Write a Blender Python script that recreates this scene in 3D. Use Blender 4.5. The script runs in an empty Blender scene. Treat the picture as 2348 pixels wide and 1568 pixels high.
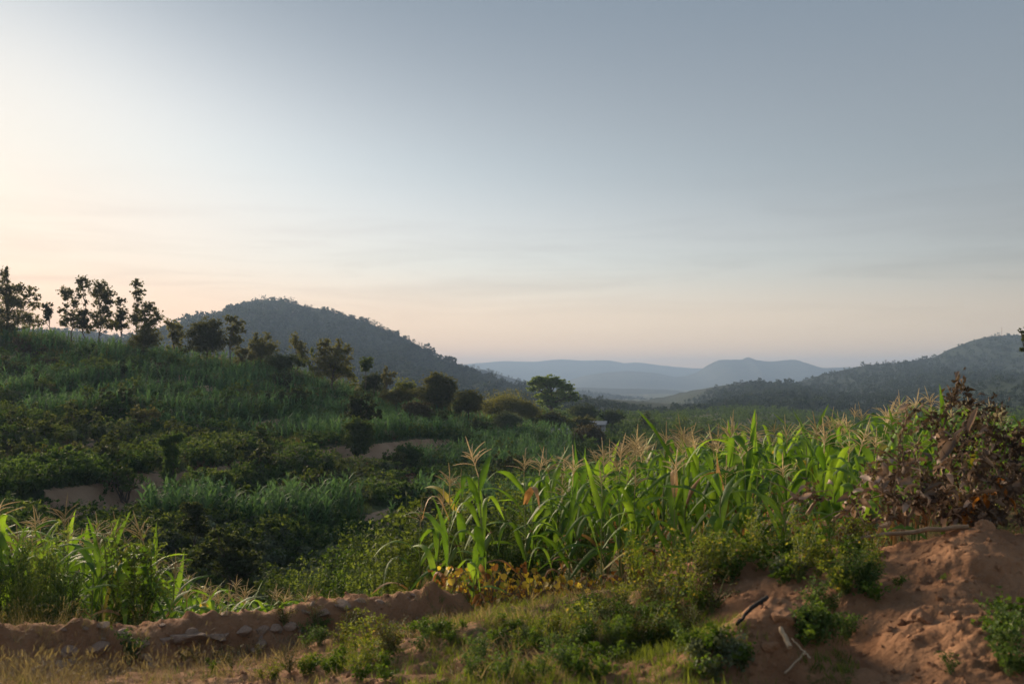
import bpy, math, random
import numpy as np
from mathutils import Vector, Matrix

# ------------------------------------------------------------------ camera, sky, sun, exposure
SC = bpy.context.scene
COL = SC.collection
FOC = 2282.0            # focal length in photo units (picture 2348 x 1568 units)
CXP, CYP, HOR = 1174.0, 784.0, 858.0
PITCH = math.atan((HOR - CYP) / FOC)
SUN_AZ, SUN_EL = math.radians(-34.0), math.radians(9.0)

cam_d = bpy.data.cameras.new("camera")
cam_d.sensor_width = 36.0
cam_d.lens = 36.0 * FOC / 2348.0
cam_d.clip_start, cam_d.clip_end = 0.1, 60000.0
cam_d.dof.use_dof = True
cam_d.dof.focus_distance = 45.0
cam_d.dof.aperture_fstop = 3.2
cam = bpy.data.objects.new("camera", cam_d)
cam.rotation_euler = (math.radians(90) + PITCH, 0, 0)
COL.objects.link(cam)
SC.camera = cam

world = bpy.data.worlds.new("World"); SC.world = world
world.use_nodes = True
wt = world.node_tree; wt.nodes.clear()
wo = wt.nodes.new("ShaderNodeOutputWorld")
bg = wt.nodes.new("ShaderNodeBackground"); bg.inputs["Strength"].default_value = 0.076
sky = wt.nodes.new("ShaderNodeTexSky"); sky.sky_type = 'NISHITA'
sky.sun_disc = False
sky.sun_elevation = SUN_EL; sky.sun_rotation = SUN_AZ
sky.altitude = 1300.0; sky.air_density = 1.0; sky.dust_density = 0.9; sky.ozone_density = 1.6
hsv = wt.nodes.new("ShaderNodeHueSaturation"); hsv.inputs["Saturation"].default_value = 0.60
# tone curve: adds fill in the sky away from the sun, caps the glare (luminance L -> F + S L^4 / (1 + B L^4))
SKY_F, SKY_S, SKY_B, SKY_P = 1.20, 0.0090, 0.0022, 4.0
lum = wt.nodes.new("ShaderNodeRGBToBW")
def wmath(op, a=None, b_=None):
    n = wt.nodes.new("ShaderNodeMath"); n.operation = op
    for i, q in enumerate((a, b_)):
        if q is None: continue
        if isinstance(q, (int, float)): n.inputs[i].default_value = q
        else: wt.links.new(q, n.inputs[i])
    return n.outputs[0]
lp = wmath('POWER', lum.outputs[0], SKY_P)
sk_scale = wmath('DIVIDE', wmath('ADD', wmath('DIVIDE', wmath('MULTIPLY', lp, SKY_S), wmath('ADD', wmath('MULTIPLY', lp, SKY_B), 1.0)), SKY_F), wmath('MAXIMUM', lum.outputs[0], 0.05))
sca = wt.nodes.new("ShaderNodeVectorMath"); sca.operation = 'SCALE'
tintr = wt.nodes.new("ShaderNodeValToRGB")           # dusty belt of air above the horizon
tr_ = tintr.color_ramp; tr_.interpolation = 'EASE'
tr_.elements[0].position = 0.0; tr_.elements[0].color = (1.26, 0.87, 0.69, 1)
tr_.elements[1].position = 0.42; tr_.elements[1].color = (0.83, 0.85, 0.83, 1)
for p_, c_ in ((0.05, (1.24, 0.91, 0.76, 1)), (0.12, (1.12, 0.97, 0.88, 1)), (0.22, (1.05, 0.98, 0.90, 1))):
    e_ = tr_.elements.new(p_); e_.color = c_
tmul = wt.nodes.new("ShaderNodeMix"); tmul.data_type = 'RGBA'; tmul.blend_type = 'MULTIPLY'; tmul.inputs["Factor"].default_value = 1.0
tc = wt.nodes.new("ShaderNodeTexCoord")
mp = wt.nodes.new("ShaderNodeMapping"); mp.inputs["Scale"].default_value = (3.0, 3.0, 34.0); mp.inputs["Rotation"].default_value = (0.0, 0.05, 0.0)
nz = wt.nodes.new("ShaderNodeTexNoise"); nz.inputs["Scale"].default_value = 1.6; nz.inputs["Detail"].default_value = 6.0; nz.inputs["Roughness"].default_value = 0.55; nz.inputs["Distortion"].default_value = 0.6
cr = wt.nodes.new("ShaderNodeValToRGB")
cr.color_ramp.elements[0].position = 0.47; cr.color_ramp.elements[0].color = (1, 1, 1, 1)
cr.color_ramp.elements[1].position = 0.75; cr.color_ramp.elements[1].color = (0.86, 0.85, 0.85, 1)
sep = wt.nodes.new("ShaderNodeSeparateXYZ")
band = wt.nodes.new("ShaderNodeValToRGB")            # thin cloud streaks only in a low belt of the sky
b = band.color_ramp; b.elements[0].position = 0.03; b.elements[0].color = (0, 0, 0, 1)
b.elements[1].position = 0.09; b.elements[1].color = (1, 1, 1, 1)
e = b.elements.new(0.13); e.color = (0.7, 0.7, 0.7, 1)
e = b.elements.new(0.2); e.color = (0, 0, 0, 1)
mul = wt.nodes.new("ShaderNodeMix"); mul.data_type = 'RGBA'; mul.blend_type = 'MULTIPLY'
L = wt.links.new
L(tc.outputs["Generated"], mp.inputs["Vector"]); L(mp.outputs[0], nz.inputs["Vector"]); L(nz.outputs["Fac"], cr.inputs[0])
L(tc.outputs["Generated"], sep.inputs[0]); L(sep.outputs["Z"], band.inputs[0])
L(sky.outputs[0], lum.inputs[0]); L(sky.outputs[0], sca.inputs[0]); L(sk_scale, sca.inputs["Scale"])
L(sca.outputs[0], hsv.inputs["Color"])
L(sep.outputs["Z"], tintr.inputs[0]); L(hsv.outputs[0], tmul.inputs[6]); L(tintr.outputs[0], tmul.inputs[7])
L(band.outputs[0], mul.inputs["Factor"]); L(tmul.outputs[2], mul.inputs[6]); L(cr.outputs[0], mul.inputs[7])
L(mul.outputs[2], bg.inputs["Color"]); L(bg.outputs[0], wo.inputs[0])

sun_d = bpy.data.lights.new("sun", 'SUN')
sun_d.energy = 5.0; sun_d.angle = math.radians(30); sun_d.color = (1.0, 0.78, 0.56)
sun = bpy.data.objects.new("sun", sun_d)
sdir = Vector((math.sin(SUN_AZ) * math.cos(SUN_EL), math.cos(SUN_AZ) * math.cos(SUN_EL), math.sin(SUN_EL)))
sun.rotation_euler = sdir.to_track_quat('Z', 'Y').to_euler()
COL.objects.link(sun)

vs = SC.view_settings
vs.view_transform = 'Standard'; vs.look = 'None'; vs.gamma = 1.0; vs.exposure = 1.4
cy = SC.cycles
cy.use_denoising = True
cy.max_bounces = 5; cy.diffuse_bounces = 3; cy.glossy_bounces = 2; cy.transmission_bounces = 3
cy.volume_bounces = 0; cy.transparent_max_bounces = 4
cy.use_adaptive_sampling = True; cy.adaptive_threshold = 0.015

random.seed(7)
RNG = np.random.default_rng(7)

# ------------------------------------------------------------------ helpers
_cp, _sp = math.cos(PITCH), math.sin(PITCH)
def P(u, v, Y):
    """the point at depth Y metres that stands at photo position (u, v)"""
    x = (u - CXP) / FOC; w = (CYP - v) / FOC
    d = (x, _cp - w * _sp, _sp + w * _cp)
    t = Y / d[1]
    return Vector((d[0] * t, Y, d[2] * t))
def UofX(x, y): return CXP + FOC * x / y * 1.0
def unit(n): return n / (np.linalg.norm(n, axis=-1, keepdims=True) + 1e-9)

def _hash(ix, iy, seed):
    h = (ix.astype(np.int64) * 374761393 + iy.astype(np.int64) * 668265263 + seed * 1442695041) & 0x7fffffff
    h = ((h ^ (h >> 13)) * 1274126177) & 0x7fffffff
    h = (h ^ (h >> 16)) & 0x7fffffff
    return (h % 100003) / 100003.0
def vnoise(x, y, seed=0):
    x = np.asarray(x, float); y = np.asarray(y, float)
    ix = np.floor(x); iy = np.floor(y); fx = x - ix; fy = y - iy
    fx = fx * fx * fx * (fx * (fx * 6 - 15) + 10); fy = fy * fy * fy * (fy * (fy * 6 - 15) + 10)
    a = _hash(ix, iy, seed); b_ = _hash(ix + 1, iy, seed); c = _hash(ix, iy + 1, seed); d = _hash(ix + 1, iy + 1, seed)
    return (a + (b_ - a) * fx) * (1 - fy) + (c + (d - c) * fx) * fy
def fbm(x, y, seed=0, o=4, gain=0.5):
    s = 0; a = 1; t = 0
    for i in range(o):
        s = s + a * (vnoise(x * 2 ** i + 17.3 * i, y * 2 ** i - 9.1 * i, seed + i) - 0.5); t += a; a *= gain
    return s / t * 2

def mesh_np(name, V, F, smooth=False, mat=None):
    V = np.asarray(V, np.float32); F = np.asarray(F, np.int32)
    me = bpy.data.meshes.new(name)
    n, k = F.shape
    me.vertices.add(len(V)); me.vertices.foreach_set("co", V.ravel())
    me.loops.add(n * k); me.loops.foreach_set("vertex_index", F.ravel())
    me.polygons.add(n); me.polygons.foreach_set("loop_start", np.arange(0, n * k, k, dtype=np.int32))
    me.polygons.foreach_set("loop_total", np.full(n, k, np.int32))
    if smooth: me.polygons.foreach_set("use_smooth", np.ones(n, bool))
    if mat: me.materials.append(mat)
    me.update(calc_edges=True); me.validate()
    return me

def link(name, me, parent=None, loc=None, rot=None, scl=None):
    o = bpy.data.objects.new(name, me); COL.objects.link(o)
    if parent is not None: o.parent = parent
    if loc is not None: o.location = loc
    if rot is not None: o.rotation_euler = rot
    if scl is not None: o.scale = (scl, scl, scl) if isinstance(scl, (int, float)) else scl
    return o
def tag(o, label=None, cat=None, group=None, kind=None):
    if label: o["label"] = label
    if cat: o["category"] = cat
    if group: o["group"] = group
    if kind: o["kind"] = kind
    return o
def thing(name, label, cat, loc, rot=(0, 0, 0), scl=1.0, group=None):
    o = bpy.data.objects.new(name, None); COL.objects.link(o)
    o.empty_display_size = 0.1
    o.location = loc; o.rotation_euler = rot; o.scale = (scl, scl, scl) if isinstance(scl, (int, float)) else scl
    return tag(o, label, cat, group)

class Geo:
    """collects quads / triangles as arrays, built into one mesh"""
    def __init__(self): self.V = []; self.F = []; self.n = 0
    def add(self, V, F):
        V = np.asarray(V, np.float32).reshape(-1, 3); F = np.asarray(F, np.int64)
        self.V.append(V); self.F.append(F + self.n); self.n += len(V)
    def tube(self, pts, rad, sides=6, cap=True):
        pts = np.asarray(pts, float); rad = np.broadcast_to(np.asarray(rad, float), (len(pts),))
        T = unit(np.gradient(pts, axis=0))
        ref = np.array([0.31, 0.2, 0.93]) if abs(T[0][2]) < 0.9 else np.array([1.0, 0.1, 0.0])
        A = unit(np.cross(T, ref)); B = np.cross(T, A)
        an = np.linspace(0, 2 * np.pi, sides, endpoint=False)
        R = pts[:, None] + rad[:, None, None] * (np.cos(an)[None, :, None] * A[:, None] + np.sin(an)[None, :, None] * B[:, None])
        m = len(pts); i = np.arange(m - 1)[:, None] * sides; j = np.arange(sides)[None]; j2 = (j + 1) % sides
        F = np.stack([i + j, i + j2, i + sides + j2, i + sides + j], -1).reshape(-1, 4)
        self.add(R.reshape(-1, 3), F)
        if cap and sides >= 4:
            self.add(R[-1][[0, sides // 4, sides // 2, (3 * sides) // 4]], [[0, 1, 2, 3]])
    def leaves(self, C, D, S, ln, wd, bend=0.0):
        """rhombic leaves: centre C, axis D, side S"""
        C = np.asarray(C); ln = np.broadcast_to(ln, (len(C),))[:, None]; wd = np.broadcast_to(wd, (len(C),))[:, None]
        N = np.cross(D, S)
        v0 = C - D * ln * .5; v2 = C + D * ln * .5 - N * ln * bend
        v1 = C + S * wd * .5 + N * wd * .18 - D * ln * .06; v3 = C - S * wd * .5 + N * wd * .18 - D * ln * .06
        V = np.stack([v0, v1, v2, v3], 1).reshape(-1, 3)
        self.add(V, np.arange(len(C) * 4).reshape(-1, 4))
    def mesh(self, name, mat, smooth=False):
        return mesh_np(name, np.concatenate(self.V), np.concatenate(self.F), smooth, mat)

def rand_dirs(n, rng, up=0.0):
    d = rng.normal(size=(n, 3)); d[:, 2] += up
    return unit(d)
def leaf_frame(n, rng, up=0.0, flat=0.0):
    D = rand_dirs(n, rng, up); D[:, 2] *= (1 - flat); D = unit(D)
    S = unit(np.cross(D, rand_dirs(n, rng)))
    return D, S

# ------------------------------------------------------------------ materials
def nodes_of(m): m.use_nodes = True; t = m.node_tree; t.nodes.clear(); return t, t.nodes.new, t.links.new
def leaf_mat(name, c1, c2, trans=0.35, rough=0.7, spec=0.08, tint=(1.25, 1.2, 0.55), isl=True, streak=0.0, c3=None):
    m = bpy.data.materials.new(name); t, N, K = nodes_of(m)
    out = N("ShaderNodeOutputMaterial")
    geo = N("ShaderNodeNewGeometry"); oi = N("ShaderNodeObjectInfo")
    ramp = N("ShaderNodeValToRGB"); r = ramp.color_ramp
    r.elements[0].color = (*c1, 1); r.elements[1].color = (*c2, 1)
    if c3: r.elements[1].position = 0.85; e_ = r.elements.new(0.97); e_.color = (*c3, 1)
    if isl:
        ad = N("ShaderNodeMath"); ad.operation = 'MULTIPLY_ADD'
        K(oi.outputs["Random"], ad.inputs[0]); ad.inputs[1].default_value = 0.35
        ms = N("ShaderNodeMath"); ms.operation = 'MULTIPLY'; ms.inputs[1].default_value = 0.65 if not c3 else 1.0
        K(geo.outputs["Random Per Island"], ms.inputs[0]); K(ms.outputs[0], ad.inputs[2])
        if c3: ad.inputs[1].default_value = 0.0
        K(ad.outputs[0], ramp.inputs[0])
    else:
        K(oi.outputs["Random"], ramp.inputs[0])
    hs = N("ShaderNodeHueSaturation"); K(ramp.outputs[0], hs.inputs["Color"])
    v = N("ShaderNodeMapRange"); K(oi.outputs["Random"], v.inputs[0]); v.inputs[3].default_value = 0.8; v.inputs[4].default_value = 1.2
    K(v.outputs[0], hs.inputs["Value"])
    col = hs.outputs[0]
    if streak:
        tx = N("ShaderNodeTexCoord"); nn = N("ShaderNodeTexNoise"); nn.inputs["Scale"].default_value = 9.0; nn.inputs["Detail"].default_value = 3.0
        K(tx.outputs["Object"], nn.inputs["Vector"])
        mr = N("ShaderNodeMapRange"); K(nn.outputs["Fac"], mr.inputs[0]); mr.inputs[1].default_value = 0.3; mr.inputs[2].default_value = 0.7
        mr.inputs[3].default_value = 1 - streak; mr.inputs[4].default_value = 1 + streak
        h2 = N("ShaderNodeHueSaturation"); K(col, h2.inputs["Color"]); K(mr.outputs[0], h2.inputs["Value"]); col = h2.outputs[0]
    pb = N("ShaderNodeBsdfPrincipled"); K(col, pb.inputs["Base Color"])
    pb.inputs["Roughness"].default_value = rough; pb.inputs["Specular IOR Level"].default_value = spec
    tr = N("ShaderNodeBsdfTranslucent")
    tm = N("ShaderNodeMix"); tm.data_type = 'RGBA'; tm.blend_type = 'MULTIPLY'; tm.inputs[0].default_value = 1.0
    K(col, tm.inputs[6]); tm.inputs[7].default_value = (*tint, 1); K(tm.outputs[2], tr.inputs["Color"])
    mx = N("ShaderNodeMixShader"); mx.inputs[0].default_value = trans
    K(pb.outputs[0], mx.inputs[1]); K(tr.outputs[0], mx.inputs[2]); K(mx.outputs[0], out.inputs[0])
    return m
def plain_mat(name, c1, c2, scale=6.0, rough=0.85, bump=0.3, spec=0.2, detail=6.0, dist=0.02):
    m = bpy.data.materials.new(name); t, N, K = nodes_of(m)
    out = N("ShaderNodeOutputMaterial"); tx = N("ShaderNodeTexCoord"); nn = N("ShaderNodeTexNoise")
    nn.inputs["Scale"].default_value = scale; nn.inputs["Detail"].default_value = detail; nn.inputs["Roughness"].default_value = 0.62
    K(tx.outputs["Object"], nn.inputs["Vector"])
    ramp = N("ShaderNodeValToRGB"); ramp.color_ramp.elements[0].position = 0.3; ramp.color_ramp.elements[1].position = 0.7
    ramp.color_ramp.elements[0].color = (*c1, 1); ramp.color_ramp.elements[1].color = (*c2, 1)
    K(nn.outputs["Fac"], ramp.inputs[0])
    oi = N("ShaderNodeObjectInfo"); v = N("ShaderNodeMapRange"); K(oi.outputs["Random"], v.inputs[0]); v.inputs[3].default_value = 0.82; v.inputs[4].default_value = 1.18
    hs = N("ShaderNodeHueSaturation"); K(ramp.outputs[0], hs.inputs["Color"]); K(v.outputs[0], hs.inputs["Value"])
    pb = N("ShaderNodeBsdfPrincipled"); K(hs.outputs[0], pb.inputs["Base Color"]); pb.inputs["Roughness"].default_value = rough
    pb.inputs["Specular IOR Level"].default_value = spec
    bp = N("ShaderNodeBump"); bp.inputs["Strength"].default_value = bump; bp.inputs["Distance"].default_value = dist
    K(nn.outputs["Fac"], bp.inputs["Height"]); K(bp.outputs[0], pb.inputs["Normal"]); K(pb.outputs[0], out.inputs[0])
    return m
def ground_mat(name, soil1, soil2, herb1, herb2, s1, s2, bump, fine, herb_on=True):
    """soil with patches of low herbs where the 'herb' attribute of the sheet says they grow"""
    m = bpy.data.materials.new(name); t, N, K = nodes_of(m)
    out = N("ShaderNodeOutputMaterial"); geo = N("ShaderNodeNewGeometry")
    def noise(sc, det=6.0, ro=0.6):
        n = N("ShaderNodeTexNoise"); n.inputs["Scale"].default_value = sc; n.inputs["Detail"].default_value = det; n.inputs["Roughness"].default_value = ro
        K(geo.outputs["Position"], n.inputs["Vector"]); return n.outputs["Fac"]
    def ramp(f, a, b_, p0=0.32, p1=0.68):
        r = N("ShaderNodeValToRGB"); r.color_ramp.elements[0].color = (*a, 1); r.color_ramp.elements[1].color = (*b_, 1)
        r.color_ramp.elements[0].position = p0; r.color_ramp.elements[1].position = p1; K(f, r.inputs[0]); return r.outputs[0]
    n1 = noise(s1); n2 = noise(s2); n3 = noise(fine, 8.0, 0.7)
    soil = ramp(n1, soil1, soil2); herb = ramp(n2, herb1, herb2)
    at = N("ShaderNodeAttribute"); at.attribute_name = "herb"
    ma = N("ShaderNodeMath"); ma.operation = 'SUBTRACT'; K(n3, ma.inputs[0]); ma.inputs[1].default_value = 0.5
    mb = N("ShaderNodeMath"); mb.operation = 'MULTIPLY_ADD'; K(ma.outputs[0], mb.inputs[0]); mb.inputs[1].default_value = 1.6; K(at.outputs["Fac"], mb.inputs[2]); mb.use_clamp = True
    sm = N("ShaderNodeMapRange"); sm.interpolation_type = 'SMOOTHSTEP'; K(mb.outputs[0], sm.inputs[0]); sm.inputs[1].default_value = 0.3; sm.inputs[2].default_value = 0.7
    mx = N("ShaderNodeMix"); mx.data_type = 'RGBA'; K(sm.outputs[0], mx.inputs[0]); K(soil, mx.inputs[6]); K(herb, mx.inputs[7])
    pb = N("ShaderNodeBsdfPrincipled"); K(mx.outputs[2], pb.inputs["Base Color"]); pb.inputs["Roughness"].default_value = 0.95; pb.inputs["Specular IOR Level"].default_value = 0.1
    bp = N("ShaderNodeBump"); bp.inputs["Strength"].default_value = bump; bp.inputs["Distance"].default_value = 1.2 / fine
    K(n3, bp.inputs["Height"])
    b2 = N("ShaderNodeBump"); b2.inputs["Strength"].default_value = bump; b2.inputs["Distance"].default_value = 0.5 / s2
    K(n2, b2.inputs["Height"]); K(bp.outputs[0], b2.inputs["Normal"]); K(b2.outputs[0], pb.inputs["Normal"]); K(pb.outputs[0], out.inputs[0])
    return m

SOIL1, SOIL2 = (0.245, 0.122, 0.062), (0.43, 0.235, 0.125)
M = {}
M['ground'] = ground_mat("hillside ground", (0.32, 0.20, 0.125), (0.47, 0.32, 0.21), (0.030, 0.050, 0.018), (0.075, 0.095, 0.035), 0.5, 0.6, 0.6, 3.0)
M['bank'] = ground_mat("bank soil", SOIL1, SOIL2, (0.045, 0.075, 0.018), (0.12, 0.145, 0.04), 2.2, 7.0, 0.9, 26.0)
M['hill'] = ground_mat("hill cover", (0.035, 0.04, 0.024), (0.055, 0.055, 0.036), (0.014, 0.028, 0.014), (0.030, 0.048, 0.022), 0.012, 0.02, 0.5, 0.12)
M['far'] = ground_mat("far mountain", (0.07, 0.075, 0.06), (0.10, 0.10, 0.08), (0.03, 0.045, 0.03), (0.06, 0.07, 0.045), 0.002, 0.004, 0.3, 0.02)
M['bark'] = plain_mat("bark", (0.05, 0.038, 0.028), (0.13, 0.105, 0.08), 7.0)
M['stem'] = plain_mat("green stem", (0.09, 0.13, 0.03), (0.17, 0.20, 0.06), 9.0, 0.6)
M['drystem'] = plain_mat("dry stem", (0.13, 0.085, 0.05), (0.27, 0.19, 0.12), 12.0)
M['darkstick'] = plain_mat("charred stick", (0.008, 0.007, 0.006), (0.03, 0.025, 0.02), 14.0)
M['palestick'] = plain_mat("broken pale wood", (0.30, 0.21, 0.13), (0.50, 0.38, 0.25), 14.0)
M['stone'] = plain_mat("stone", (0.20, 0.125, 0.085), (0.36, 0.25, 0.18), 5.0, 0.9, 0.6)
M['clod'] = plain_mat("soil clod", SOIL1, SOIL2, 9.0, 0.95, 0.8)
M['tree'] = leaf_mat("ridge tree leaves", (0.060, 0.072, 0.026), (0.15, 0.15, 0.06), 0.48)
M['tree2'] = leaf_mat("olive tree leaves", (0.085, 0.10, 0.03), (0.21, 0.20, 0.07), 0.48)
M['tree3'] = leaf_mat("pale tree leaves", (0.075, 0.085, 0.028), (0.16, 0.15, 0.062), 0.40)
M['tree4'] = leaf_mat("lime bush leaves", (0.10, 0.13, 0.02), (0.20, 0.22, 0.045), 0.45)  # lime tone holds the sunlight on the crest bushes, also plain yellow-green foliage
M['green'] = leaf_mat("broad crown leaves", (0.050, 0.085, 0.022), (0.12, 0.16, 0.05), 0.35)
M['umbrella'] = leaf_mat("umbrella tree leaves", (0.13, 0.21, 0.05), (0.28, 0.36, 0.13), 0.45)
M['dark'] = leaf_mat("dark bush leaves", (0.030, 0.046, 0.019), (0.085, 0.105, 0.042), 0.4)
M['brown'] = leaf_mat("brownish bush leaves", (0.045, 0.040, 0.018), (0.10, 0.085, 0.042), 0.3)
M['forest'] = leaf_mat("hill forest leaves", (0.024, 0.044, 0.022), (0.050, 0.072, 0.034), 0.25)
M['crop'] = leaf_mat("hillside maize leaves", (0.055, 0.125, 0.050), (0.13, 0.22, 0.095), 0.48, tint=(1.1, 1.15, 0.7))
M['grass'] = leaf_mat("hillside grass", (0.065, 0.115, 0.034), (0.15, 0.19, 0.062), 0.48)
M['ygrass'] = leaf_mat("sunlit crest grass", (0.11, 0.11, 0.03), (0.23, 0.19, 0.07), 0.45)  # yellow-green tone puts the sunlight along the crest into the grass colour
M['herb'] = leaf_mat("undergrowth leaves", (0.034, 0.075, 0.024), (0.10, 0.155, 0.048), 0.45)
M['reed'] = leaf_mat("red brown herb", (0.10, 0.045, 0.028), (0.17, 0.09, 0.055), 0.3)
M['corn'] = leaf_mat("maize leaf", (0.065, 0.155, 0.026), (0.155, 0.265, 0.048), 0.48, 0.62, 0.2, (1.5, 1.35, 0.42), False, 0.16)
M['cornyellow'] = leaf_mat("yellowing maize leaf", (0.22, 0.24, 0.04), (0.40, 0.34, 0.09), 0.45, 0.6, 0.2, (1.3, 1.1, 0.5), False, 0.3)
M['corndry'] = leaf_mat("withered maize leaf", (0.26, 0.13, 0.05), (0.42, 0.30, 0.16), 0.3, 0.7, 0.2, (1.3, 1.0, 0.6), False, 0.3)
M['cornstalk'] = plain_mat("maize stalk", (0.13, 0.18, 0.045), (0.24, 0.26, 0.085), 5.0, 0.5, 0.1)
M['tassel'] = leaf_mat("maize tassel", (0.50, 0.41, 0.22), (0.68, 0.60, 0.38), 0.3, 0.8, 0.1, (1.2, 1.0, 0.7), False)
M['husk'] = leaf_mat("maize husk", (0.10, 0.19, 0.045), (0.18, 0.24, 0.08), 0.2, 0.5, 0.3, isl=False)
M['silk'] = plain_mat("maize silk", (0.10, 0.018, 0.015), (0.22, 0.06, 0.035), 20.0)
M['bean'] = leaf_mat("yellow bean leaf", (0.40, 0.27, 0.035), (0.56, 0.45, 0.09), 0.45, 0.6, 0.2, (1.2, 1.1, 0.5), False)
M['beanlime'] = leaf_mat("lime bean leaf", (0.20, 0.24, 0.03), (0.38, 0.34, 0.05), 0.45, 0.6, 0.2, (1.2, 1.1, 0.5), False)
M['beanbrown'] = leaf_mat("withered bean leaf", (0.14, 0.055, 0.022), (0.28, 0.14, 0.06), 0.3)
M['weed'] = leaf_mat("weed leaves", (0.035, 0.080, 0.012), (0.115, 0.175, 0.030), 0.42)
M['weedlime'] = leaf_mat("sunlit weed leaves", (0.085, 0.13, 0.018), (0.20, 0.23, 0.045), 0.45, c3=(0.30, 0.22, 0.06))  # yellow-green weed foliage with a few straw-coloured leaves
M['weedgrey'] = leaf_mat("grey green herb leaves", (0.075, 0.10, 0.055), (0.17, 0.20, 0.12), 0.3)
M['pea'] = leaf_mat("bushy legume leaves", (0.05, 0.09, 0.024), (0.14, 0.18, 0.048), 0.48)
M['bankgrass'] = leaf_mat("bank grass", (0.065, 0.11, 0.018), (0.19, 0.22, 0.045), 0.42)
M['drygrass'] = leaf_mat("dry grass", (0.10, 0.08, 0.052), (0.25, 0.205, 0.14), 0.4)
M['deadleaf'] = leaf_mat("dead leaf", (0.12, 0.09, 0.065), (0.38, 0.30, 0.235), 0.22, 0.75, 0.15, (1.2, 1.0, 0.8), False, 0.25)
M['deadsmall'] = leaf_mat("small dead leaf", (0.038, 0.028, 0.024), (0.14, 0.10, 0.075), 0.25)
M['deadrust'] = leaf_mat("rusty dead leaf", (0.20, 0.075, 0.015), (0.34, 0.14, 0.03), 0.3, isl=False)
# ------------------------------------------------------------------ terrain heights (camera stands at the origin, heights relative to it)
FAR = [(1200, -32), (2000, -38), (4000, -44), (20000, -70)]
TAB = {
 0: [(-60, -1.6), (2, -1.65), (5, -1.95), (7, -2.2), (8.5, -2.58), (9.3, -2.58), (10, -2.95), (11.5, -3.5), (14, -3.9), (18, -4.6), (24, -5.2), (30, -5.1), (35, -4.9), (45, -4.7), (58, -3.6), (75, -1.4), (95, 2.4), (105, 4.5), (130, 3), (200, -4), (400, -16), (800, -25)],
 300: [(-60, -1.6), (2, -1.65), (5, -1.9), (7, -2.2), (9, -2.6), (9.6, -2.6), (10.2, -3.0), (13, -4.0), (18, -4.9), (26, -6.3), (34, -5.8), (41, -5.2), (52, -4.4), (68, -2.7), (85, -.4), (105, 2.2), (130, 1), (200, -6), (400, -16), (800, -25)],
 600: [(-60, -1.6), (2, -1.65), (5, -1.85), (7.5, -2.2), (9.2, -2.58), (9.9, -2.6), (10.6, -3.1), (14, -4.6), (20, -6.2), (26, -6.9), (33, -6.1), (40, -6.0), (50, -5.3), (70, -4.4), (90, -1.6), (108, .9), (130, 0), (200, -8), (400, -17), (800, -25)],
 850: [(-60, -1.6), (2, -1.65), (5, -1.8), (8, -2.15), (9.6, -2.52), (10.4, -2.56), (11.2, -3.1), (14, -4.8), (20, -6.3), (26, -6.7), (32, -6.2), (40, -6.0), (55, -5.9), (68, -5.1), (95, -3.8), (115, -1.6), (140, -3), (200, -9), (400, -18), (800, -26)],
 1000: [(-60, -1.6), (2, -1.65), (5, -1.75), (8, -2.1), (10, -2.48), (11.8, -2.78), (13, -3.3), (18, -5.2), (26, -6.6), (42, -6.3), (60, -6.2), (75, -5.4), (105, -5.0), (125, -3.8), (150, -4.8), (200, -9), (400, -19), (800, -27)],
 1150: [(-60, -1.6), (2, -1.65), (5, -1.7), (8, -2.0), (10, -2.45), (12, -2.83), (15, -3.1), (20, -4.6), (28, -6.2), (65, -6.4), (100, -6.4), (140, -5.2), (180, -6.5), (250, -10), (400, -18), (800, -28)],
 1400: [(-60, -1.6), (2, -1.6), (5.5, -1.72), (8, -2.04), (10, -2.45), (11.5, -2.75), (18, -3.0), (24, -3.8), (35, -6.5), (60, -7.6), (130, -8.1), (180, -8), (250, -11), (400, -17), (800, -28)],
 1700: [(-60, -1.6), (2, -1.55), (5, -1.62), (7, -1.66), (8.5, -1.68), (9.5, -2.1), (11, -2.6), (15, -2.9), (24, -3.0), (32, -4), (45, -6), (70, -7.5), (130, -8.5), (250, -10), (400, -14), (800, -24)],
 2000: [(-60, -1.6), (2, -1.5), (4.8, -1.56), (6.5, -1.6), (7.6, -1.5), (8.4, -1.44), (9.5, -1.8), (11, -2.35), (15, -2.6), (25, -2.8), (34, -4), (50, -6), (100, -8), (200, -10.5), (400, -16), (800, -22)],
 2230: [(-60, -1.6), (2, -1.5), (4.8, -1.53), (6.3, -1.47), (7.2, -1.3), (8, -1.20), (9, -1.48), (10, -1.65), (13, -2.1), (25, -2.5), (35, -3.8), (100, -6.5), (200, -9), (400, -14), (800, -20)],
 2420: [(-60, -1.6), (2, -1.5), (4.8, -1.53), (6.3, -1.5), (7.2, -1.4), (8.2, -1.33), (9, -1.5), (10, -1.65), (13, -2.1), (25, -2.5), (35, -3.8), (100, -6.5), (200, -9), (400, -14), (800, -20)],
}
UC = np.array([-2600, *TAB.keys(), 5200], float)
TAB[-2600] = TAB[0]; TAB[5200] = TAB[2420]
def lgY(y): return np.log(np.maximum(y, -60) + 62.0) * 0 + np.where(y > 1.5, np.log(np.maximum(y, 1.5)), np.log(1.5) + (y - 1.5) / 12.0)
LK = np.linspace(lgY(np.array(-60.0)), np.log(20000), 900)
GT = np.zeros((len(UC), len(LK)))
for i_, u_ in enumerate(UC):
    tb = TAB[int(u_)] + FAR
    GT[i_] = np.interp(LK, [float(lgY(np.array(float(a)))) for a, _ in tb], [z for _, z in tb])
ker = np.hanning(9); ker /= ker.sum()
for i_ in range(len(UC)):
    GT[i_] = np.convolve(np.pad(GT[i_], 4, mode='edge'), ker, mode='valid')

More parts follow.
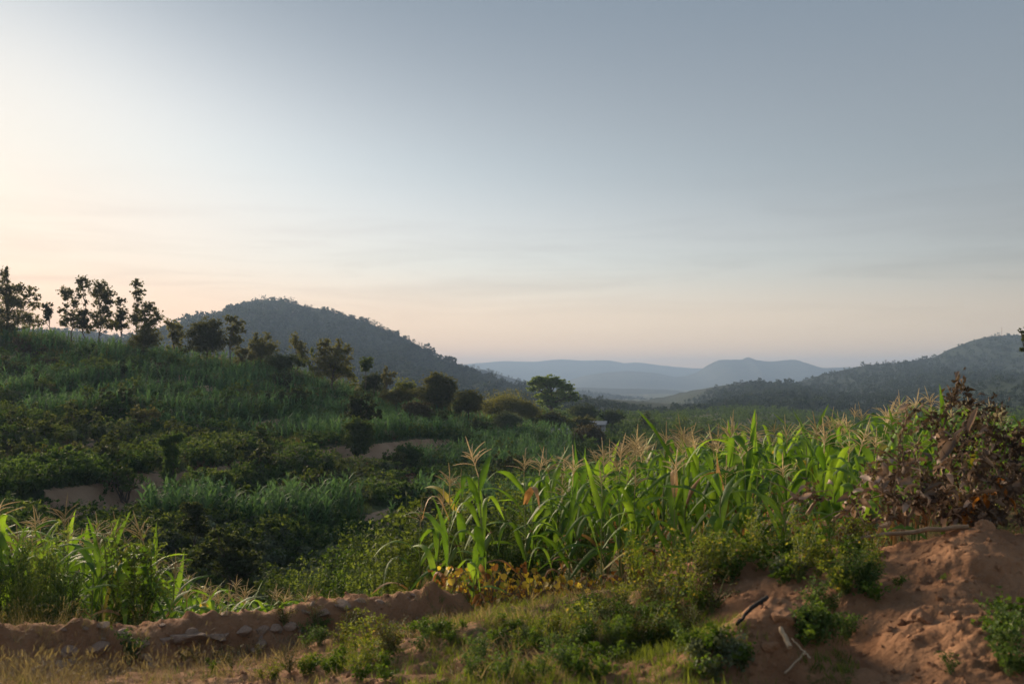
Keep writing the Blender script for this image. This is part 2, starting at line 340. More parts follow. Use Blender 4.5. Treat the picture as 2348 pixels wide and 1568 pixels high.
def base_h(x, y):
    w = np.maximum(y, 4.0)
    u = np.clip(CXP + FOC * x / w, UC[0] + 1, UC[-1] - 1)
    l = np.clip((lgY(y) - LK[0]) / (LK[1] - LK[0]), 0, len(LK) - 1.001)
    li = l.astype(int); lf = l - li
    ui = np.clip(np.searchsorted(UC, u) - 1, 0, len(UC) - 2); uf = (u - UC[ui]) / (UC[ui + 1] - UC[ui])
    uf = uf * uf * (3 - 2 * uf) * .6 + uf * .4
    a = GT[ui, li] * (1 - lf) + GT[ui, li + 1] * lf; b_ = GT[ui + 1, li] * (1 - lf) + GT[ui + 1, li + 1] * lf
    return a * (1 - uf) + b_ * uf
def sst(a, b_, t): t = np.clip((t - a) / (b_ - a), 0, 1); return t * t * (3 - 2 * t)
def seg_dist(x, y, a, b_):
    ax, ay = a; bx, by = b_; dx, dy = bx - ax, by - ay; L2 = dx * dx + dy * dy
    t = np.clip(((x - ax) * dx + (y - ay) * dy) / L2, 0, 1)
    px, py = ax + t * dx, ay + t * dy
    sgn = np.sign((x - px) * -dy + (y - py) * dx)
    return np.hypot(x - px, y - py), t, sgn
STEP = 0.95
BANKS = [[(130, 1168, 37), (300, 1140, 41.5), (480, 1098, 47), (560, 1085, 51), (660, 1058, 57), (790, 1040, 63), (870, 1028, 67), (950, 1008, 73), (1035, 992, 79)],
         [(590, 1287, 30.5), (700, 1262, 33), (850, 1195, 39), (930, 1168, 43)],
         [(60, 1010, 57), (200, 992, 60), (340, 968, 65)], [(440, 990, 66), (560, 968, 71), (660, 950, 76)], [(540, 1140, 43), (650, 1112, 47), (770, 1085, 52)], [(120, 930, 71), (260, 905, 77), (400, 890, 82)],
         [(-120, 1085, 46), (0, 1075, 48), (120, 1062, 50), (250, 1040, 54)]]
BANKS = [[(P(u, v, Y).x, Y) for u, v, Y in b_] for b_ in BANKS]
def bank_field(x, y):
    best = np.full_like(x, 99.0); sg = np.ones_like(x); amp = np.ones_like(x)
    for bi, pl in enumerate(BANKS):
        for a, b_ in zip(pl[:-1], pl[1:]):
            d, t, s = seg_dist(x, y, a, b_)
            k = d < best; best = np.where(k, d, best); sg = np.where(k, s, sg); amp = np.where(k, (1.0, 0.42, 0.62, 0.62, 0.66, 0.58, 0.66)[bi], amp)
    return best, sg, amp
def terr(x, y):
    """(height, riser mask) of the land from the lower field outward"""
    z = base_h(x, y)
    far = sst(14, 40, y)
    z = z + far * (0.5 * fbm(x / 26, y / 26, 3, 3) + 0.25 * fbm(x / 6, y / 6, 8, 3))
    z = z + sst(150, 500, y) * 3.0 * fbm(x / 120, y / 120, 5, 4)
    m = sst(27, 31, y) * (1 - sst(98, 112, y)) * (1 - sst(0.02, 0.06, x / np.maximum(y, 4)))
    bd, bs_, ba = bank_field(x, y); nearb = np.exp(-(bd / 3.5) ** 2)
    m = m * (1 - sst(0.15, 0.5, nearb))
    q = z / STEP + 0.35 * fbm(x / 14, y / 14, 21, 2); fl = np.floor(q); fr = q - fl
    rise = np.where(fr < 0.66, 0.25 * fr, 0.165 + 0.835 * sst(0.66, 0.90, fr))
    zt = STEP * (fl + rise) - STEP * 0.35 * fbm(x / 14, y / 14, 21, 2)
    rm = m * sst(0.64, 0.70, fr) * (1 - sst(0.86, 0.93, fr)) * sst(-0.15, 0.25, fbm(x / 11, y / 11, 33, 2) - 0.05)
    wv = bd * bs_ + 0.35 * fbm(x / 2.5, y / 2.5, 37, 3)
    z = z * (1 - .85 * m) + zt * .85 * m + 0.62 * ba * np.tanh(wv / 0.45) * nearb
    fr_ = (bd < 4.0) & (bs_ < 0) & (ba > .9)
    rm = np.maximum(rm, (1 - sst(0.4, 0.75, np.abs(wv + 0.2))) * sst(-0.25, 0.05, fbm(x / 5, y / 5, 39, 2) + 0.1 + 0.4 * (ba > .9) - 0.55 * (1 - ba)))
    rm = np.where(fr_ & (rm < .3), 0.27 * (1 - sst(2.6, 4.0, bd)), rm)      # trodden strip below the sandy bank: only low growth
    return z, rm
BUND = [(P(-300, 1, 8.9).x, 8.9), (P(60, 1, 9.0).x, 9.0), (P(450, 1, 9.35).x, 9.35), (P(700, 1, 9.9).x, 9.9), (P(900, 1, 10.3).x, 10.3), (P(1010, 1, 10.9).x, 10.9)]
def front(x, y):
    """extra relief of the bank in front: stony bund, soil mounds, hollow, crumbs"""
    z = np.zeros_like(x)
    best = np.full_like(x, 9.0); bs = np.ones_like(x)
    for a, b_ in zip(BUND[:-1], BUND[1:]):
        d, t, s = seg_dist(x, y, a, b_)
        k = d < best; best = np.where(k, d, best); bs = np.where(k, s, bs)
    wob = 0.10 * fbm(x * 1.5, y * 1.5, 41, 3)
    front_side = np.exp(-np.power((best + wob) / 0.34, 4)); back_side = np.exp(-np.power(best / 0.42, 2))
    z = z + (0.31 + 0.10 * fbm(x * 2.6, y * 2.6, 44, 4) + 0.06 * np.abs(fbm(x * 7, y * 7, 46, 3))) * np.where(bs < 0, front_side, back_side)
    for (u, v, Y, h, rx, ry, pw) in [(1785, 1370, 6.15, 0.24, 0.36, 0.42, 3.0), (1690, 1430, 5.9, 0.07, 0.35, 0.3, 2.0), (1880, 1320, 7.2, 0.13, 0.45, 0.5, 2.0), (1330, 1400, 9.4, 0.20, 1.2, 0.8, 2.0),
                                 (1480, 1390, 8.6, 0.13, 0.8, 0.7, 2.0), (1650, 1330, 8.4, 0.12, 0.9, 0.6, 2.0), (1150, 1490, 7.6, 0.14, 0.9, 0.5, 2.0), (2290, 1470, 5.8, 0.06, 0.5, 0.5, 2.0),
                                 (1860, 1490, 5.35, -0.24, 0.30, 0.42, 2.0), (1975, 1400, 6.1, -0.12, 0.16, 0.9, 2.0), (1560, 1470, 6.9, -0.22, 0.35, 0.28, 2.0), (2335, 1360, 6.5, -0.12, 0.35, 0.4, 2.0),
                                 (2100, 1450, 5.7, -0.07, 0.4, 0.25, 2.0), (2140, 1300, 7.3, 0.05, 0.6, 0.4, 2.0)]:
        p = P(u, v, Y)
        r = np.hypot((x - p.x) / rx, (y - p.y) / ry) + 0.22 * fbm(x * 3, y * 3, 50, 2)
        z = z + h * np.exp(-np.power(np.maximum(r, 0), pw))
    near = 1 - sst(14, 17, y)
    z = z + near * (0.055 * fbm(x * 1.1, y * 1.1, 60, 3) + 0.060 * fbm(x * 3.6, y * 3.6, 63, 4) - 0.045 * np.abs(fbm(x * 2.1 + .3 * y, y * 5.0, 65, 3)) + 0.030 * np.abs(fbm(x * 12, y * 12, 67, 3)) + 0.008 * fbm(x * 30, y * 30, 69, 2))
    return z
def Zg(x, y):
    """ground height at one point or at arrays of points"""
    xs = np.atleast_1d(np.asarray(x, float)); ys = np.atleast_1d(np.asarray(y, float))
    h, _ = terr(xs, ys)
    h = np.where(ys < 17, h + front(xs, ys), h)
    return h if np.ndim(x) else float(h[0])

def fan_sheet(name, A, Yr, mat, fn):
    X = A[None, :] * np.maximum(Yr, 4.0)[:, None]; Y = np.repeat(Yr[:, None], len(A), 1)
    Z, herb = fn(X, Y)
    V = np.stack([X, Y, Z], -1).reshape(-1, 3)
    n = len(A); i = np.arange(len(Yr) - 1)[:, None] * n; j = np.arange(n - 1)[None]
    F = np.stack([i + j, i + j + 1, i + n + j + 1, i + n + j], -1).reshape(-1, 4)
    me = mesh_np(name, V, F, True, mat)
    at = me.attributes.new("herb", 'FLOAT', 'POINT'); at.data.foreach_set("value", np.asarray(herb, np.float32).ravel())
    o = link(name, me); o["kind"] = "structure"
    return o

def near_fn(X, Y):
    z = base_h(X, Y) + 0; z, _ = terr(X, Y); z = z + front(X, Y)
    u = CXP + FOC * X / np.maximum(Y, 4); v = HOR - FOC * z / np.maximum(Y, 1)
    n = fbm(X * 0.9, Y * 0.9, 71, 4)
    herb = np.full_like(X, 0.25) + 0.5 * n - 0.15 * (u < 700)
    herb = np.where(Y > 10.8, 0.55 + 0.3 * n, herb)
    # moss and low grass on the middle bank
    herb = herb + 0.55 * np.exp(-((u - 1350) / 330) ** 2 - ((v - 1440) / 70) ** 2) + 0.35 * np.exp(-((u - 900) / 200) ** 2 - ((v - 1510) / 60) ** 2)
    herb = herb - 0.9 * sst(1930, 2040, u) * (Y < 9) - 0.6 * np.exp(-((u - 1780) / 110) ** 2 - ((v - 1400) / 70) ** 2)
    herb = herb - 0.5 * np.exp(-((v - 1430) / 60) ** 2) * (u < 980)
    return z, herb
A_near = np.linspace(-0.80, 0.80, 641)
Y_near = np.exp(np.linspace(np.log(2.2), np.log(17.0), 340))
fan_sheet("soil_bank", A_near, Y_near, M['bank'], near_fn)

def far_fn(X, Y):
    z, rm = terr(X, Y)
    z = z - 0.35 * sst(1.0, 3.0, Y) * (1 - sst(14.5, 16.5, Y)) - 0.08 * sst(14.5, 16.2, Y) * (1 - sst(16.4, 17.5, Y))
    n = fbm(X / 9, Y / 9, 81, 4)
    herb = 0.78 + 0.45 * n - 1.3 * rm
    return z, herb
A_far = np.concatenate([np.linspace(-2.4, -0.62, 40), np.linspace(-0.60, 0.60, 331), np.linspace(0.62, 2.4, 40)])
Y_far = np.concatenate([np.linspace(-60, 12, 24), np.exp(np.linspace(np.log(13), np.log(130), 330)), np.exp(np.linspace(np.log(131.5), np.log(4850), 110))])
fan_sheet("ground", A_far, Y_far, M['ground'], far_fn)

# ------------------------------------------------------------------ hills and mountains
def smooth_poly(pts, us):
    x = np.array([p[0] for p in pts], float); y = np.array([p[1] for p in pts], float)
    d = np.gradient(y, x)
    i = np.clip(np.searchsorted(x, us) - 1, 0, len(x) - 2); h = x[i + 1] - x[i]; t = (us - x[i]) / h
    return (2*t**3-3*t**2+1)*y[i] + (t**3-2*t**2+t)*h*d[i] + (-2*t**3+3*t**2)*y[i+1] + (t**3-t**2)*h*d[i+1]
HILLS = {}
def hill(name, ridge, Yr, Yf, zf, mat, nu=260, ns=70, rough=1.0, seed=0, herb0=1.25, ys=None, crag=0.0):
    """ridge: photo positions of the skyline; Yr depth of the ridge, Yf depth of the foot, zf height there"""
    us = np.linspace(ridge[0][0], ridge[-1][0], nu); vs_ = smooth_poly(ridge, us)
    Y0 = np.interp(us, [q[0] for q in ys], [q[1] for q in ys]) if ys else np.full(nu, float(Yr))
    zr = (HOR - vs_) / FOC * Y0
    s = np.concatenate([np.linspace(-0.5, 0, 12)[:-1], np.linspace(0, 1, ns)])
    S, U = np.meshgrid(s, us, indexing='ij')
    Yd = Y0[None] + (Yf - Y0[None]) * S
    A = (U - CXP) / FOC
    X = np.where(S < 0, A * Yd, A * Y0[None] * (1 - np.clip(S, 0, 1)) + A * Yd * np.clip(S, 0, 1))
    prof = np.where(S >= 0, S ** 0.92, -S * 1.1)
    Z = zr[None] + (zf - zr[None]) * prof
    k = Yr / 700.0
    gul = fbm(X / (70 * k), Yd / (110 * k), 90 + seed, 4)
    env = np.clip(np.abs(S) * 5, 0, 1) * np.clip((zr[None] - zf) / (45 * k), 0.1, 1)
    Z = Z + env * rough * 5.0 * k * gul + rough * 0.7 * k * (fbm(X / (9 * k), Yd / (9 * k), 95 + seed, 3))
    V = np.stack([X, Yd, Z], -1)
    Z = Z + (1 - np.clip(np.abs(S) * 5, 0, 1)) * crag * fbm(X / (20 * k), Yd / (200 * k), 97 + seed, 4)
    herb = herb0 + 0.5 * fbm(X / (40 * k), Yd / (40 * k), 99 + seed, 4)
    n = nu; i = np.arange(len(s) - 1)[:, None] * n; j = np.arange(n - 1)[None]
    F = np.stack([i + j, i + n + j, i + n + j + 1, i + j + 1], -1).reshape(-1, 4)
    me = mesh_np(name, V.reshape(-1, 3), F, True, mat)
    at = me.attributes.new("herb", 'FLOAT', 'POINT'); at.data.foreach_set("value", herb.astype(np.float32).ravel())
    o = link(name, me); o["kind"] = "structure"
    HILLS[name] = V
    return o
hill("hill", [(-900, 850), (-500, 800), (-200, 770), (0, 757), (200, 760), (330, 775), (430, 746), (520, 716), (580, 694), (615, 688), (660, 692), (700, 702), (760, 714), (800, 725), (850, 743), (900, 762), (930, 776), (980, 806), (1020, 827), (1060, 844), (1100, 860), (1150, 874), (1210, 893), (1290, 914), (1400, 932), (1500, 945)],
     780, 330, -17, M['hill'], seed=1, nu=420, ns=110, ys=[(-900, 700), (600, 780), (1100, 700), (1500, 560)])
hill("hill_right", [(1440, 985), (1520, 950), (1560, 926), (1600, 906), (1640, 890), (1690, 880), (1730, 878), (1780, 886), (1830, 876), (1880, 860), (1930, 849), (1990, 837), (2080, 830), (2140, 818), (2200, 792), (2260, 774), (2310, 769), (2360, 770), (2450, 760), (2700, 740), (3200, 760), (3900, 850)],
     900, 330, -13, M['hill'], seed=2, nu=420, ns=110, ys=[(1440, 640), (1730, 760), (1930, 900), (2400, 950), (3900, 900)])
hill("hill_near_right", [(1750, 962), (1850, 940), (2000, 922), (2090, 905), (2160, 888), (2240, 874), (2348, 868), (2500, 858), (2900, 840), (3500, 860)],
     430, 190, -11.5, M['hill'], seed=3, nu=240, ns=70, rough=0.8)
hill("hill_centre", [(1000, 905), (1150, 900), (1250, 905), (1330, 913), (1420, 926), (1500, 941), (1600, 951), (1700, 956), (1850, 965)],
     380, 200, -13, M['hill'], seed=4, nu=200, ns=60, rough=0.8)
hill("ridge_behind_hill", [(900, 800), (1000, 824), (1060, 838), (1110, 848), (1160, 862), (1210, 876), (1300, 892), (1400, 905), (1500, 920)], 1500, 1150, -34, M['hill'], seed=5, nu=160, ns=40)
hill("valley_ridge", [(1000, 880), (1200, 884), (1300, 887), (1400, 890), (1500, 892), (1580, 898), (1660, 905), (1800, 915)], 2000, 1500, -52, M['hill'], seed=6, nu=160, ns=40, rough=0.6)
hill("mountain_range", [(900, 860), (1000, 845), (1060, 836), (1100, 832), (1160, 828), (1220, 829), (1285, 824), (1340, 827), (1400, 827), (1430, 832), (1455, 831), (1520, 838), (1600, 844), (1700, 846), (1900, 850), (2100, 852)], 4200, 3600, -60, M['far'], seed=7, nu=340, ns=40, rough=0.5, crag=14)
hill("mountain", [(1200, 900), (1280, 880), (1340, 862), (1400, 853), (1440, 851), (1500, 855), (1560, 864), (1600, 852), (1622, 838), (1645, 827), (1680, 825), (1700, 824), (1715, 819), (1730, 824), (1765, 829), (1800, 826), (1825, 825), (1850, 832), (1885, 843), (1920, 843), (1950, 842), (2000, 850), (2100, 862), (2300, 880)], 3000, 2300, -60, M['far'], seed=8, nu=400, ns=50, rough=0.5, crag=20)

# ------------------------------------------------------------------ haze
def haze_box(x0, x1, y0, y1, z0, z1, dens, colr, aniso):
    V = [(x, y, z) for x in (x0, x1) for y in (y0, y1) for z in (z0, z1)]
    F = [(0, 1, 3, 2), (4, 6, 7, 5), (0, 4, 5, 1), (2, 3, 7, 6), (0, 2, 6, 4), (1, 5, 7, 3)]
    me = mesh_np("haze", V, F)
    m = bpy.data.materials.new("haze"); t, N, K = nodes_of(m)
    out = N("ShaderNodeOutputMaterial"); pv = N("ShaderNodeVolumePrincipled")
    pv.inputs["Density"].default_value = dens; pv.inputs["Color"].default_value = (*colr, 1); pv.inputs["Anisotropy"].default_value = aniso
    K(pv.outputs[0], out.inputs["Volume"]); me.materials.append(m)
    o = link("haze", me); tag(o, "thin blue evening haze hanging over the whole valley", "haze", None, "stuff")
haze_box(-9000, 9000, -70, 4900, -75, 72, 4.2e-4, (0.30, 0.435, 0.64), 0.15)
# ------------------------------------------------------------------ trees and bushes
def crown_leaves(g, c, r, n, leaf, rng, clumps=None, up=0.2, asp=0.55):
    """leaves gathered in clumps spread through an ellipsoid (centre c, radii r)"""
    k = clumps or max(4, int(n / 28))
    cc = rand_dirs(k, rng) * (rng.random((k, 1)) ** 0.5) * 1.05
    cr = rng.uniform(0.13, 0.32, k)
    sh = rng.random(k) < 0.22; cc[sh] = unit(cc[sh] + [0, 0, .25]) * rng.uniform(1.05, 1.5, (int(sh.sum()), 1)); cr[sh] *= 0.55     # stray shoots
    w = cr ** 2; idx = rng.choice(k, n, p=w / w.sum())
    p = cc[idx] + rng.normal(size=(n, 3)) * cr[idx][:, None] * 0.52
    C = np.asarray(c) + p * np.asarray(r)
    D, S = leaf_frame(n, rng, up)
    ln = leaf * rng.uniform(0.6, 1.35, n)
    g.leaves(C, D, S, ln, ln * asp, 0.08)
    return np.asarray(c) + cc * np.asarray(r)
def limb(a, b_, r0, r1, rng, n=5, sag=0.08):
    a = np.asarray(a, float); b_ = np.asarray(b_, float); t = np.linspace(0, 1, n)[:, None]
    L_ = np.linalg.norm(b_ - a)
    off = rng.normal(size=3) * sag * L_
    pts = a + (b_ - a) * t + off * (np.sin(t * np.pi)) + rng.normal(size=(n, 3)) * 0.015 * L_ * np.sin(t * np.pi)
    return pts, np.linspace(r0, r1, n)
def tree(name, label, cat, base, Y, blobs, leafmat, leaf=0.16, dens=150, trunk_r=0.11, group=None, seed=0, lean=0, grow=1.22, depth_scale=0.85, clump=16, barkmat='bark', asp=0.55, fill=0, round_=0.7):
    """base (u, v) photo position of the foot; blobs (u, v, ru, rv) masses of the crown seen in the photo"""
    rng = np.random.default_rng(1000 + seed)
    m = Y / FOC
    bx = P(base[0], base[1], Y).x; bz = Zg(bx, Y)
    root = thing(name, label, cat, (bx, Y, bz), group=group)
    tg = Geo(); lg = Geo()
    tops = sorted(blobs, key=lambda q: q[1])
    if fill:          # sparse tufts between the main masses
        vt, vb = min(q[1] for q in blobs), max(q[1] for q in blobs); ul, ur = min(q[0] for q in blobs), max(q[0] for q in blobs)
        blobs = list(blobs) + [(base[0] + (rng.uniform(ul, ur) - base[0]) * .8, rng.uniform(vt + .25 * (vb - vt), vb + 8), rng.uniform(5, 9), rng.uniform(4, 7)) for _ in range(fill)]
    cen = []
    for (u, v, ru, rv) in blobs:
        p = P(u, v, Y); dy = rng.uniform(-1, 1) * ru * m * 0.6
        cen.append(np.array([p.x - bx, dy, p.z - bz]))
    iz = int(np.argmax([c[2] for c in cen])); top = cen[iz]
    nT = 9; t = np.linspace(0, 1, nT)
    tp = np.stack([top[0] * t ** 1.6, top[1] * t ** 1.6, top[2] * t - 0.15 * (1 - t)], -1) + rng.normal(size=(nT, 3)) * 0.02 * top[2] * np.sin(t * np.pi)[:, None]
    tg.tube(tp, trunk_r * (1 - 0.8 * t) * (1 + 0.5 * np.exp(-t * 14)), 7)
    for c, (u, v, ru, rv) in zip(cen, blobs):
        r = np.array([ru * m * grow, ru * m * depth_scale * grow, max(rv, round_ * ru) * m * grow])
        f = np.clip(0.72 * c[2] / max(top[2], .1), 0.06, 0.93); s = f * (nT - 1); i = int(s)
        a = tp[i] + (tp[min(i + 1, nT - 1)] - tp[i]) * (s - i)
        pts, rd = limb(a, c, trunk_r * (0.55 - 0.35 * f), trunk_r * 0.14, rng)
        tg.tube(pts, rd, 5, False)
        n = int(max(30, (1.35 if leafmat == 'dark' else 2.1) * dens * (r[0] * r[2] * 3.14) / (leaf / 0.22) ** 2))
        cl = crown_leaves(lg, c, r, n, leaf, rng, clumps=max(5, n // clump), asp=asp)
        for q in cl[:7]:
            pts, rd = limb(c, q, trunk_r * 0.16, trunk_r * 0.05, rng, 4); tg.tube(pts, rd, 4, False)
    link("trunk", tg.mesh("trunk", M[barkmat], True), root)
    link("crown", lg.mesh("crown", M[leafmat]), root)
    return root

T = tree; RT = "trees along the crest of the left slope"
T("crest_tree", "large spreading dark tree cut off by the left picture edge on the crest", "tree", (12, 790), 100, [(10, 634, 11, 14), (18, 622, 6, 8), (2, 662, 18, 14), (28, 664, 13, 11), (48, 664, 13, 9), (70, 668, 12, 8), (83, 684, 9, 8), (20, 690, 22, 12), (48, 694, 18, 8), (78, 700, 11, 7), (2, 716, 18, 14), (40, 726, 22, 8), (70, 735, 17, 7), (90, 742, 9, 6), (8, 748, 24, 12)], 'tree', trunk_r=0.16, seed=1, group=RT, fill=8)
T("crest_tree", "very small thin tree between the edge tree and the tall clump", "tree", (114, 768), 104, [(104, 703, 8, 7), (113, 700, 8, 7), (110, 714, 9, 7), (112, 727, 6, 5)], 'tree', trunk_r=0.05, seed=2, group=RT, fill=8)
T("crest_tree", "rounded open crown tree at the clump's outer side, second from the small one", "tree", (162, 800), 103, [(148, 670, 12, 9), (160, 675, 12, 10), (178, 664, 6, 7), (181, 678, 7, 7), (152, 684, 9, 6), (170, 698, 10, 5), (140, 712, 9, 4), (150, 716, 7, 3), (152, 733, 12, 6), (146, 742, 10, 5)], 'tree', trunk_r=0.07, seed=3, group=RT, fill=8)
T("crest_tree", "tallest slender tree with a tufted top in the crest clump", "tree", (194, 804), 105, [(188, 643, 8, 10), (198, 650, 9, 9), (180, 647, 6, 7), (192, 660, 9, 6), (195, 676, 3, 4), (196, 695, 6, 6), (180, 720, 12, 5), (196, 719, 11, 4), (192, 733, 14, 5), (180, 746, 12, 5), (200, 752, 13, 6)], 'tree', trunk_r=0.07, seed=4, group=RT, fill=8)
T("crest_tree", "dense topped tree in the middle of the crest clump", "tree", (229, 806), 104, [(229, 653, 12, 8), (234, 662, 12, 9), (222, 672, 15, 8), (237, 682, 15, 8), (252, 670, 9, 8), (262, 676, 7, 5), (220, 696, 10, 6), (245, 692, 7, 5), (240, 710, 10, 4), (222, 724, 13, 5), (248, 722, 12, 5), (234, 740, 17, 6), (256, 745, 12, 5)], 'tree', trunk_r=0.08, seed=5, group=RT, fill=8)
T("crest_tree", "low shouldered tree beside the dense topped one in the clump", "tree", (276, 812), 107, [(272, 688, 10, 7), (284, 690, 6, 6), (277, 700, 8, 6), (280, 714, 10, 6), (272, 724, 10, 6), (287, 722, 7, 7), (268, 742, 13, 5), (288, 748, 10, 5)], 'tree', trunk_r=0.06, seed=6, group=RT, fill=8)
T("crest_tree", "tall narrow tree with a feathery top standing near the clump's inner side", "tree", (312, 815), 103, [(314, 645, 5, 7), (308, 653, 8, 7), (318, 656, 9, 7), (312, 668, 9, 7), (326, 672, 8, 7), (318, 680, 7, 4), (311, 698, 6, 3), (312, 724, 12, 5), (304, 736, 11, 5)], 'tree', trunk_r=0.07, seed=7, group=RT, fill=8)
T("crest_tree", "broad leaning tree with drooping outer limbs closing the crest clump", "tree", (331, 822), 101, [(334, 700, 10, 8), (346, 700, 8, 7), (330, 714, 10, 6), (352, 714, 12, 8), (362, 724, 10, 9), (368, 732, 6, 5), (336, 730, 12, 6), (350, 738, 14, 7), (342, 754, 20, 8), (326, 772, 22, 9), (348, 776, 20, 11), (322, 790, 20, 9)], 'tree', trunk_r=0.09, seed=8, group=RT, fill=8)
T("crest_tree", "round headed dark tree in the gap before the hill", "tree", (405, 826), 104, [(392, 744, 12, 9), (402, 752, 13, 10), (410, 768, 13, 10), (394, 770, 10, 9), (408, 788, 10, 9)], 'tree2', trunk_r=0.09, seed=9, group=RT, fill=5, dens=150)
T("crest_tree", "big bushy tree in front of the hill's lower shoulder", "tree", (474, 832), 102, [(452, 752, 14, 10), (474, 746, 18, 11), (494, 746, 16, 11), (446, 766, 14, 10), (470, 768, 26, 14), (500, 768, 18, 12), (462, 790, 24, 13), (490, 792, 24, 13), (512, 784, 10, 9)], 'tree', trunk_r=0.13, seed=10, group=RT, fill=5, dens=150)
T("crest_tree", "slim two tiered tree beside the big bushy tree", "tree", (527, 838), 101, [(526, 732, 9, 9), (540, 736, 11, 8), (552, 744, 9, 8), (536, 752, 16, 8), (558, 758, 8, 5), (536, 774, 10, 9), (552, 778, 10, 6), (540, 792, 10, 6)], 'tree2', trunk_r=0.06, seed=11, group=RT, fill=8)
T("crest_tree", "twin topped rounded tree on the crest below the summit", "tree", (594, 846), 104, [(586, 776, 7, 10), (612, 774, 10, 8), (582, 794, 14, 11), (604, 790, 16, 10), (626, 794, 11, 9), (596, 812, 22, 11), (618, 810, 14, 8)], 'tree', trunk_r=0.09, seed=12, group=RT, fill=5, dens=150)
T("crest_tree", "narrow upright tree between the twin topped tree and the massive one", "tree", (684, 858), 104, [(676, 770, 7, 8), (674, 784, 11, 9), (684, 796, 12, 9), (700, 804, 7, 6), (690, 814, 12, 8), (698, 826, 10, 6)], 'tree', trunk_r=0.07, seed=13, group=RT, fill=5, dens=150)
T("crest_bush", "dark spreading bush below the narrow upright tree", "bush", (652, 858), 100, [(632, 826, 18, 9), (658, 824, 20, 10), (678, 832, 18, 10), (646, 838, 20, 9)], 'dark', trunk_r=0.06, seed=14, dens=240)
T("crest_tree", "massive many lobed tree standing highest above the crop shoulder", "tree", (756, 890), 98, [(736, 786, 9, 6), (748, 786, 9, 8), (744, 800, 14, 9), (778, 784, 6, 7), (776, 800, 13, 10), (800, 802, 10, 10), (742, 824, 20, 13), (774, 824, 20, 13), (796, 828, 10, 9), (746, 850, 22, 13), (778, 850, 22, 13), (800, 856, 9, 10)], 'tree2', trunk_r=0.14, seed=15, group=RT, fill=5, dens=160)
T("crest_bush", "lime green sunlit bush hugging the massive tree's sunny flank", "bush", (712, 862), 99, [(717, 806, 6, 8), (719, 820, 5, 6), (706, 830, 8, 6), (716, 842, 9, 8)], 'tree4', trunk_r=0.03, seed=16)
T("crest_bush", "pale sunlit bush at the foot of the massive tree's shaded flank", "bush", (806, 888), 99, [(804, 846, 6, 7), (808, 866, 8, 9), (812, 880, 8, 6)], 'tree4', trunk_r=0.03, seed=17)
T("crest_bush", "lime bush glowing under the round headed dark tree", "bush", (388, 818), 102, [(386, 800, 9, 6), (396, 806, 8, 5), (424, 802, 9, 4), (412, 806, 8, 4)], 'tree4', trunk_r=0.03, seed=18)
T("crest_bush", "yellowish loose bush at the foot of the slim two tiered tree", "bush", (562, 836), 102, [(548, 810, 12, 7), (566, 806, 12, 8), (576, 818, 12, 7), (554, 822, 14, 6)], 'tree3', trunk_r=0.03, seed=19, dens=130)
T("slope_tree", "little lollipop tree on a thin stem against the hillside", "tree", (833, 900), 100, [(842, 828, 11, 7), (834, 836, 9, 7), (846, 838, 8, 7), (838, 846, 9, 5)], 'green', trunk_r=0.045, seed=20, dens=330, leaf=0.18)
T("slope_bush", "dark round bush under the little lollipop tree", "bush", (856, 905), 102, [(848, 872, 16, 11), (866, 866, 14, 10), (858, 884, 22, 11), (838, 886, 12, 8)], 'dark', trunk_r=0.05, seed=21, dens=260)
T("slope_tree", "pale feathery tree beside the dark round bush", "tree", (889, 912), 99, [(885, 848, 6, 7), (882, 860, 7, 7), (898, 858, 8, 6), (888, 872, 9, 8), (898, 878, 6, 5), (886, 886, 6, 6)], 'tree3', trunk_r=0.05, seed=22, dens=200)
T("slope_bush", "yellow green rounded bush between the feathery tree and the tall thicket tree", "bush", (928, 915), 108, [(926, 882, 15, 8), (940, 884, 11, 7), (916, 896, 14, 7), (936, 898, 16, 9)], 'tree4', trunk_r=0.05, seed=23)
T("slope_bush", "pale olive bush with open sprays beside the crop shoulder", "bush", (905, 930), 94, [(888, 906, 13, 7), (912, 900, 12, 8), (932, 906, 14, 8), (952, 904, 10, 8), (908, 916, 18, 7)], 'tree3', trunk_r=0.05, seed=24, dens=190)
T("slope_tree", "largest bushy tree below the hill's far end", "tree", (1002, 955), 104, [(982, 872, 12, 7), (1002, 866, 14, 8), (1020, 872, 13, 9), (1036, 884, 12, 11), (990, 886, 18, 10), (1014, 890, 18, 11), (968, 902, 15, 9), (996, 906, 22, 12), (1026, 908, 18, 12), (1000, 926, 26, 11)], 'tree2', trunk_r=0.15, seed=25, dens=260)
T("slope_tree", "olive rounded tree leaning beside the largest bushy tree", "tree", (1072, 960), 100, [(1062, 908, 13, 8), (1082, 904, 12, 8), (1096, 918, 10, 10), (1070, 922, 20, 9), (1088, 932, 16, 9), (1056, 934, 15, 9)], 'tree2', trunk_r=0.11, seed=26, dens=250)
T("slope_bush", "grey brown dome shaped bush on the slope above the bare terrace", "bush", (958, 968), 86, [(946, 938, 18, 9), (964, 934, 18, 9), (976, 946, 15, 9), (950, 950, 22, 9)], 'brown', trunk_r=0.05, seed=27, dens=300, leaf=0.16)
T("slope_bush", "dark dense bush under the largest bushy tree", "bush", (1006, 978), 84, [(996, 954, 12, 8), (1012, 952, 11, 8), (1004, 964, 16, 8)], 'dark', trunk_r=0.05, seed=28, dens=260)
T("slope_thicket", "long low thicket running toward the umbrella tree", "thicket", (1160, 962), 118, [(1118, 934, 16, 7), (1146, 930, 20, 7), (1176, 931, 20, 7), (1204, 936, 17, 7), (1160, 944, 44, 8), (1222, 944, 16, 6)], 'tree2', trunk_r=0.05, seed=29, dens=230)
